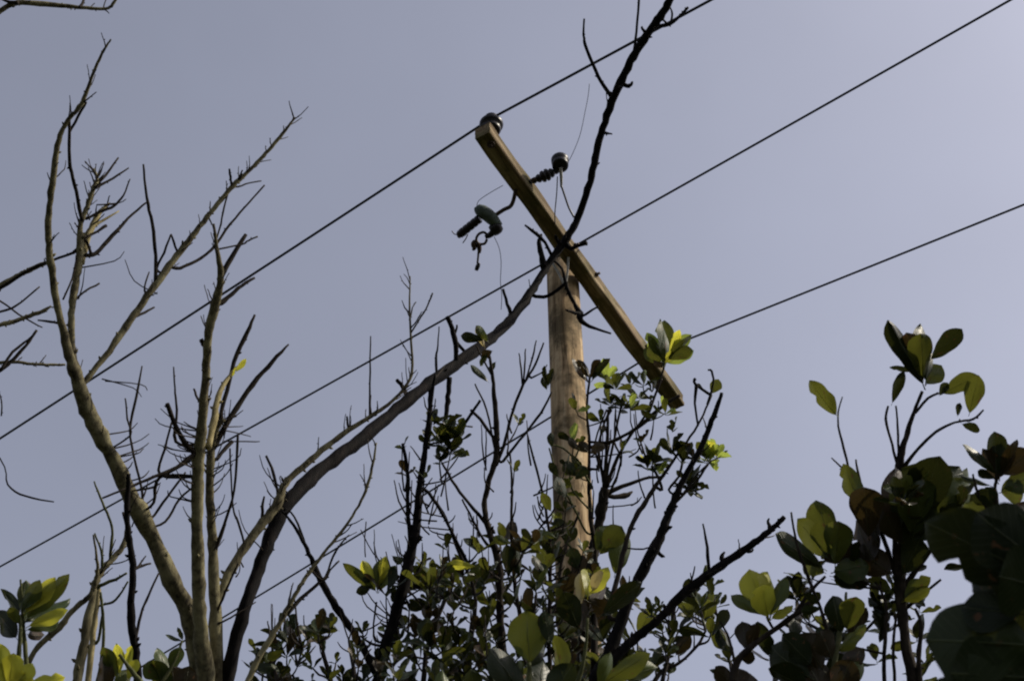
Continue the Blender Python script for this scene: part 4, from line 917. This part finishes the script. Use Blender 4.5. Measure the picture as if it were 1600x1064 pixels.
for b_, t_, w_, m_ in [((1444, 606), (1389, 500), 26, 'leaf_dark'), ((1442, 600), (1416, 520), 34, 'leaf_brown'), ((1446, 600), (1447, 499), 34, 'leaf_dark'), ((1442, 595), (1440, 522), 36, 'leaf_green'), ((1452, 564), (1504, 514), 26, 'leaf_dark'),
                       ((1446, 602), (1473, 570), 28, 'leaf_green'), ((1426, 580), (1392, 574), 9, 'leaf_dark'), ((1393, 632), (1413, 580), 14, 'leaf_dark'), ((1470, 616), (1528, 586), 28, 'leaf_green'), ((1514, 648), (1529, 588), 26, 'leaf_green'), ((1468, 618), (1480, 600), 12, 'leaf_dark'),
                       ((1309, 650), (1264, 600), 30, 'leaf_green'), ((1502, 662), (1528, 669), 12, 'leaf_dark'), ((1496, 650), (1500, 632), 8, 'leaf_dark'),
                       ((1345, 788), (1318, 730), 30, 'leaf_green'), ((1358, 842), (1350, 762), 46, 'leaf_brown'), ((1372, 850), (1352, 765), 36, 'leaf_brown'), ((1368, 880), (1330, 808), 46, 'leaf_brown'), ((1395, 900), (1335, 850), 44, 'leaf_brown'),
                       ((1402, 845), (1392, 728), 34, 'leaf_brown'), ((1408, 850), (1382, 800), 32, 'leaf_brown'), ((1405, 830), (1432, 722), 54, 'leaf_dark'), ((1420, 830), (1470, 712), 58, 'leaf_dark'), ((1440, 830), (1500, 722), 60, 'leaf_dark'),
                       ((1450, 840), (1512, 745), 56, 'leaf_green'), ((1425, 840), (1440, 745), 60, 'leaf_green'), ((1435, 850), (1475, 780), 60, 'leaf_dark'), ((1420, 870), (1425, 790), 50, 'leaf_dark'), ((1410, 900), (1440, 840), 36, 'leaf_dark'),
                       ((1300, 872), (1284, 784), 42, 'leaf_green'), ((1298, 875), (1243, 810), 40, 'leaf_green'), ((1290, 890), (1216, 844), 24, 'leaf_dark'), ((1305, 885), (1310, 815), 40, 'leaf_green'), ((1300, 895), (1355, 880), 44, 'leaf_green'),
                       ((1298, 900), (1360, 908), 30, 'leaf_dark'), ((1290, 895), (1255, 880), 26, 'leaf_green'), ((1300, 905), (1345, 912), 22, 'leaf_green'), ((1285, 880), (1330, 845), 36, 'leaf_brown'),
                       ((1412, 935), (1450, 900), 24, 'leaf_green'), ((1410, 940), (1455, 922), 18, 'leaf_yellow'), ((1395, 925), (1360, 905), 22, 'leaf_green'), ((1385, 960), (1355, 925), 14, 'leaf_dark'), ((1390, 965), (1365, 955), 14, 'leaf_dark'), ((1390, 970), (1375, 1000), 12, 'leaf_dark')]:
    leaf(R, b_, t_, w_, 3.35, m_, ds=random.uniform(-.06, .06), roll=random.uniform(-.45, .45))
for x, y, n in [(1380, 950, 5), (1436, 950, 4), (1432, 995, 5), (1385, 985, 4), (1445, 1035, 5), (1400, 930, 5), (1420, 890, 5), (1435, 1060, 6), (1370, 1030, 4), (1460, 790, 6), (1500, 790, 6), (1430, 790, 5)]:
    rosette(R, x, y, 3.4, n, 40, ('leaf_dark', 'leaf_green', 'leaf_dark'), spread=(20, 110))

# shrub below it with yellow whorl
g, dn = to_ground(1150, 1095, 3.1, 0.018)
Y = thing('leafy_shrub', 'shrub whose leaning twig carries an upright yellow-green whorl over brown leaves, lower right', 'shrub', g)
y0 = branch(Y, [(1140, 1100, 12), (1150, 1040, 10), (1172, 1012, 9), (1210, 984, 9), (1248, 955, 8), (1275, 932, 6)], 'stem', s=3.1, ds=.1, mat='twig', down=dn)
y1 = branch(Y, [(1300, 1100, 10), (1302, 1050, 9), (1310, 1000, 8), (1320, 960, 6), (1322, 925, 4)], 'stem', s=3.15, ds=.1, mat='twig_green', down=[dn[0], dn[3]])
y2 = branch(Y, [(1298, 1010, 5), (1285, 960, 5), (1262, 900, 5), (1245, 850, 4), (1236, 800, 3)], 'branch', at=y1, mat='twig', ds=.05)
for p in [[(1210, 984, 4), (1202, 972, 4), (1198, 962, 3)], [(1245, 955, 6), (1270, 920, 5), (1290, 900, 4)], [(1150, 1050, 5), (1140, 1000, 4), (1125, 970, 3)]]:
    branch(Y, p, 'branch', at=[y0, y1], ds=.02, mat='twig')
for b_, t_, w_, m_ in [((1199, 966), (1170, 888), 42, 'leaf_yellow'), ((1201, 966), (1186, 912), 40, 'leaf_yellow'), ((1203, 966), (1212, 886), 46, 'leaf_yellow'), ((1204, 962), (1226, 898), 26, 'leaf_green'), ((1196, 962), (1144, 930), 18, 'leaf_green'),
                       ((1205, 968), (1236, 942), 20, 'leaf_yellow'), ((1166, 1016), (1162, 972), 26, 'leaf_brown'), ((1172, 1018), (1180, 972), 20, 'leaf_brown'), ((1155, 1025), (1180, 1030), 20, 'leaf_brown'), ((1150, 1080), (1120, 1040), 26, 'leaf_brown'), ((1155, 1085), (1150, 1042), 34, 'leaf_brown'),
                       ((1160, 1090), (1175, 1045), 34, 'leaf_brown'), ((1150, 1060), (1108, 1046), 8, 'leaf_dark'), ((1270, 1060), (1192, 1012), 48, 'leaf_dark'), ((1265, 1080), (1205, 1040), 44, 'leaf_dark'), ((1270, 1040), (1220, 990), 40, 'leaf_dark'), ((1290, 1050), (1250, 990), 40, 'leaf_brown'),
                       ((1300, 1030), (1280, 985), 40, 'leaf_brown'), ((1315, 990), (1300, 935), 30, 'leaf_dark'), ((1322, 985), (1338, 930), 34, 'leaf_green'), ((1310, 1020), (1345, 975), 26, 'leaf_green'), ((1290, 1090), (1260, 1030), 50, 'leaf_brown'),
                       ((1305, 1090), (1330, 1030), 40, 'leaf_brown'), ((1320, 1075), (1350, 1035), 26, 'leaf_green'), ((1310, 1050), (1350, 1010), 26, 'leaf_brown'), ((1280, 945), (1255, 925), 14, 'leaf_dark'), ((1285, 950), (1252, 955), 14, 'leaf_dark')]:
    leaf(Y, b_, t_, w_, 3.15, m_, ds=random.uniform(-.05, .05))

# far right cluster
g, dn = to_ground(1580, 1085, 3.0, 0.02)
Z = thing('broad_leaved_tree', 'broad-leaved tree at the right edge with a bunched brown-green leaf whorl', 'tree', g)
z0 = branch(Z, [(1585, 1100, 14), (1578, 1000, 12), (1572, 900, 10), (1562, 820, 8), (1555, 770, 6), (1558, 740, 5)], 'trunk', s=3.0, mat='twig', down=dn)
z1 = branch(Z, [(1566, 850, 6), (1545, 800, 5), (1528, 770, 5), (1520, 740, 3)], 'branch', at=z0, mat='twig')
for b_, t_, w_, m_ in [((1560, 745), (1552, 674), 30, 'leaf_dark'), ((1558, 742), (1516, 697), 18, 'leaf_dark'), ((1556, 748), (1528, 735), 14, 'leaf_dark'), ((1562, 740), (1588, 684), 20, 'leaf_brown'), ((1562, 744), (1612, 706), 34, 'leaf_brown'), ((1562, 750), (1570, 690), 34, 'leaf_brown'),
                       ((1560, 755), (1540, 700), 30, 'leaf_brown'), ((1566, 765), (1620, 740), 44, 'leaf_green'), ((1562, 770), (1600, 760), 40, 'leaf_green'), ((1550, 760), (1500, 742), 10, 'leaf_dark'), ((1555, 790), (1522, 770), 24, 'leaf_dark'), ((1556, 800), (1540, 760), 26, 'leaf_dark'),
                       ((1572, 870), (1610, 785), 50, 'leaf_brown'), ((1575, 880), (1620, 810), 50, 'leaf_brown'), ((1545, 830), (1510, 785), 40, 'leaf_green'), ((1560, 850), (1535, 800), 40, 'leaf_dark'), ((1545, 860), (1500, 800), 46, 'leaf_dark'), ((1560, 880), (1520, 840), 50, 'leaf_dark'),
                       ((1575, 1010), (1548, 965), 34, 'leaf_green'), ((1578, 1015), (1600, 960), 34, 'leaf_green'), ((1580, 1010), (1570, 955), 26, 'leaf_dark'), ((1585, 1030), (1560, 1020), 30, 'leaf_green'), ((1590, 980), (1610, 1000), 30, 'leaf_dark')]:
    leaf(Z, b_, t_, w_, 3.0, m_, ds=random.uniform(-.05, .05))

# near shaded branch, lower right corner
base = P(1760, 1110, 1.5)
K = thing('leafy_branch', 'close dark overhanging shrub with big shaded leaves filling the lower right corner', 'shrub', (base.x + .25, base.y, 0))
k0 = branch(K, [(1790, 1120, 26), (1700, 1010, 20), (1640, 930, 16), (1600, 870, 12), (1560, 830, 8)], 'stem', s=1.5, ds=0, mat='twig', down=[(base.x + .25, base.y, -.1, .03), (base.x + .25, base.y, .6, .022), (base.x + .18, base.y, 1.6, .016)])
k1 = branch(K, [(1730, 1060, 16), (1650, 1040, 13), (1600, 1030, 9)], 'stem', at=k0, mat='twig')
for b_, t_, w_, r_ in [((1625, 905), (1446, 812), 118, .1), ((1640, 930), (1500, 880), 100, -.2), ((1650, 900), (1520, 800), 120, .2), ((1660, 890), (1590, 800), 110, -.1), ((1640, 920), (1560, 900), 110, .1), ((1690, 940), (1590, 850), 120, 0),
                       ((1625, 1010), (1450, 995), 150, .1), ((1640, 1060), (1480, 1050), 130, -.1), ((1650, 1090), (1530, 1080), 130, 0), ((1620, 1090), (1440, 1075), 60, .3), ((1700, 1000), (1590, 940), 90, .2), ((1720, 1090), (1590, 1050), 110, .2), ((1600, 960), (1500, 950), 80, .4)]:
    t_ = (b_[0] + (t_[0] - b_[0]) * .97, b_[1] + (t_[1] - b_[1]) * .97); w_ *= .84
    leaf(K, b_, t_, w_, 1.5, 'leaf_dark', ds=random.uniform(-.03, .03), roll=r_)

# unseen leaves added out of frame towards the sun to shade the near leaves
random.seed(77)
kc = P(1560, 930, 1.5)
for i in range(150):
    c = kc + SUN_DIR * random.uniform(0.28, 0.75) + Vector((random.gauss(0, .13), random.gauss(0, .13), random.gauss(0, .13)))
    v = c - CAM; fy = v.y * sin(radians(50 + 0)) * 0 + v.y * cos(radians(PITCH)) + v.z * sin(radians(PITCH))
    if abs(v.x / fy) < 0.47: continue
    d = Vector((random.gauss(0, 1), random.gauss(0, 1), random.gauss(0, .5)))
    put_leaf(K, c, d, Vector((random.gauss(0, .4), random.gauss(0, .4), 1)), random.uniform(.10, .14), random.uniform(.06, .085), 'leaf_dark')
k2 = [kc + Vector((.35, -.02, -.3)), kc + SUN_DIR * .35 + Vector((.1, 0, 0)), kc + SUN_DIR * .8]  # unseen stem added to carry those shading leaves
V, Fc = [], []; tube_into(V, Fc, catmull([(*(p - K.location), .007) for p in k2], 6), 7); link('stem', mesh_from('stem', V, Fc), M['twig'], K)

# fine upright whips in the thickets
random.seed(91)
for r_, bs_, x0, x1, y0, y1, n_ in ((U1, u1, 410, 600, 930, 1010, 26), (U2, u2, 560, 900, 790, 1000, 130), (U3, u3, 900, 1000, 640, 780, 10), (U4, u4, 1010, 1150, 940, 1040, 14)):
    for i in range(n_):
        sprig(r_, bs_, random.uniform(x0, x1), random.uniform(y0, y1), 0, 0, None, ds=random.uniform(-.2, .2), w0=2.6, name='branch')
# more of the broad leaves that close the right-hand crown
random.seed(17)
for i in range(20):
    x = random.uniform(1405, 1560); y = random.uniform(760, 880) + max(0, 1450 - x) * .3
    rosette(R if x < 1500 else Z, x, y, 3.4 + random.uniform(-.15, .3), 4, 46, ('leaf_dark', 'leaf_brown', 'leaf_green', 'leaf_dark'), spread=(20, 100), wr=.6)
for i in range(9):
    rosette(Y, random.uniform(1200, 1360), random.uniform(990, 1090), 3.3, 3, 52, ('leaf_dark', 'leaf_brown', 'leaf_dark'), spread=(20, 100), wr=.6)

# leaves and twigs of the shrub that lie across the lower half of the pole
random.seed(5)
for p in [[(915, 830, 4), (895, 790, 4), (872, 745, 3), (858, 700, 2.5)], [(925, 760, 4), (900, 720, 3), (880, 700, 3), (862, 695, 2)], [(912, 880, 4), (880, 840, 4), (862, 815, 3)], [(925, 800, 4), (890, 755, 3), (905, 700, 2.5)]]:
    UB.append(branch(U3, p, 'branch', at=u3, ds=-.1, mat='twig_green', buds=.2))
for b_, t_, w_, m_ in [((900, 745), (880, 722), 18, 'leaf_dark'), ((898, 750), (915, 728), 18, 'leaf_dark'), ((895, 760), (872, 752), 18, 'leaf_green'), ((885, 840), (870, 808), 20, 'leaf_dark'), ((880, 850), (902, 825), 18, 'leaf_dark'),
                       ((872, 745), (858, 722), 12, 'leaf_dark'), ((862, 700), (858, 676), 10, 'leaf_dark'), ((905, 705), (888, 684), 12, 'leaf_brown'), ((878, 880), (862, 850), 22, 'leaf_dark'), ((905, 890), (890, 855), 24, 'leaf_dark'), ((896, 905), (915, 868), 22, 'leaf_brown')]:
    leaf(U3, b_, t_, w_, 6.0, m_)

random.seed(33)
fuzz(T1, A1b, 12, 24, t0=.5, w_=2.0); fuzz(T1, B2, 8, 26, t0=.3, w_=2.0, mat='twig'); fuzz(T1, C1, 10, 24, t0=.2, w_=2.0); fuzz(T1, A2, 8, 20, t0=.2, w_=2.0)
fuzz(T3, s3, 10, 40, t0=.4, w_=2.4); fuzz(E1, e0, 8, 34, t0=.3, w_=2.4); fuzz(F, f0, 10, 34, t0=.2, w_=3, mat='twig'); fuzz(J, j1, 6, 26, t0=.2, w_=3, mat='twig'); fuzz(J, j2, 6, 24, t0=.2, w_=3, mat='twig')

random.seed(101)
for i in range(16):
    x = random.uniform(1560, 1660); y = random.choice((random.uniform(850, 930), random.uniform(1010, 1090)))
    an = random.uniform(2.2, 4.0); L_ = random.uniform(90, 140)
    leaf(K, (x, y), (max(x + cos(an) * L_, 1475), y + sin(an) * L_ * .7), L_ * .55, 1.55, 'leaf_dark', ds=random.uniform(-.05, .05))

random.seed(303)
for b_, n_, L_ in ((A1, 14, 26), (A1b, 14, 28), (A2, 14, 24), (B1, 16, 32), (B2, 12, 32), (C1, 14, 30), (A3, 10, 22)):
    fuzz(T1, b_, n_, L_, t0=.25, w_=1.9, up=.7)
for i in range(40):          # dead shoots between and beside the limbs
    x, y = random.choice(((random.uniform(200, 300), random.uniform(600, 800)), (random.uniform(345, 420), random.uniform(680, 880)), (random.uniform(100, 215), random.uniform(250, 420)), (random.uniform(330, 400), random.uniform(560, 700))))
    _, q, _b = nearest([A1, A1b, A2, B1, B2, C1], x, y)
    if math.hypot(q[0] - x, q[1] - y) < 90:
        sprig(T1, [A1, A1b, A2, B1, B2, C1], x, y, 0, 0, None, ds=random.uniform(-.1, .2), w0=2.3, base=(q[0], min(q[1] + random.uniform(10, 50), 1000)))
# taller bare whips left and right of the pole
for r_, bs_, x0, x1, y0, y1, n_ in ((U2, u2, 620, 860, 640, 860, 34), (U3, u3 + UB, 900, 1030, 620, 820, 18), (F, [f0] + FB, 600, 720, 700, 960, 16), (U2, u2, 840, 930, 700, 960, 22)):
    for i in range(n_):
        x = random.uniform(x0, x1); y = random.uniform(y0, y1); _, q, _b = nearest(bs_, x, y)
        sprig(r_, bs_, x, y, random.choice((0, 0, 0, 3)), 22, DK, ds=random.uniform(-.15, .15), w0=3.0, base=(q[0] + (q[0] - x) * .1, q[1] + random.uniform(20, 70)))
# middle-sized leaves that close the gap between the yellow whorl and the right-hand stems
for i in range(16):
    x = random.uniform(1240, 1400); y = random.uniform(870, 1010)
    sprig(R, RB, x, y, 4, 38, ('leaf_dark', 'leaf_brown', 'leaf_green', 'leaf_dark'), ds=random.uniform(-.05, .15), w0=3.5, wr=.5)

# whorl beside the crossarm's low end, sunlit look put into its lime leaves
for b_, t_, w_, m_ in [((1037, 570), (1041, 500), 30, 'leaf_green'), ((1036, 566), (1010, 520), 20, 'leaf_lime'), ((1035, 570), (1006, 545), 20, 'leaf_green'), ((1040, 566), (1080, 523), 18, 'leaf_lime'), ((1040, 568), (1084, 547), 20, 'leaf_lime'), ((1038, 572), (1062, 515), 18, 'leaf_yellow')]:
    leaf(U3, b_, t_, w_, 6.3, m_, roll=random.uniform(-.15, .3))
for x, y, n in ((1005, 600, 5), (985, 635, 5), (1040, 645, 5), (905, 740, 4), (880, 770, 4), (900, 640, 3), (870, 820, 5), (895, 690, 3)):
    rosette(U3, x, y, 6.2, n, 30, ('leaf_dark', 'leaf_green', 'leaf_lime'), spread=(20, 100))
    sprig(U3, u3 + UB, x, y, 0, 0, None, w0=2.6)
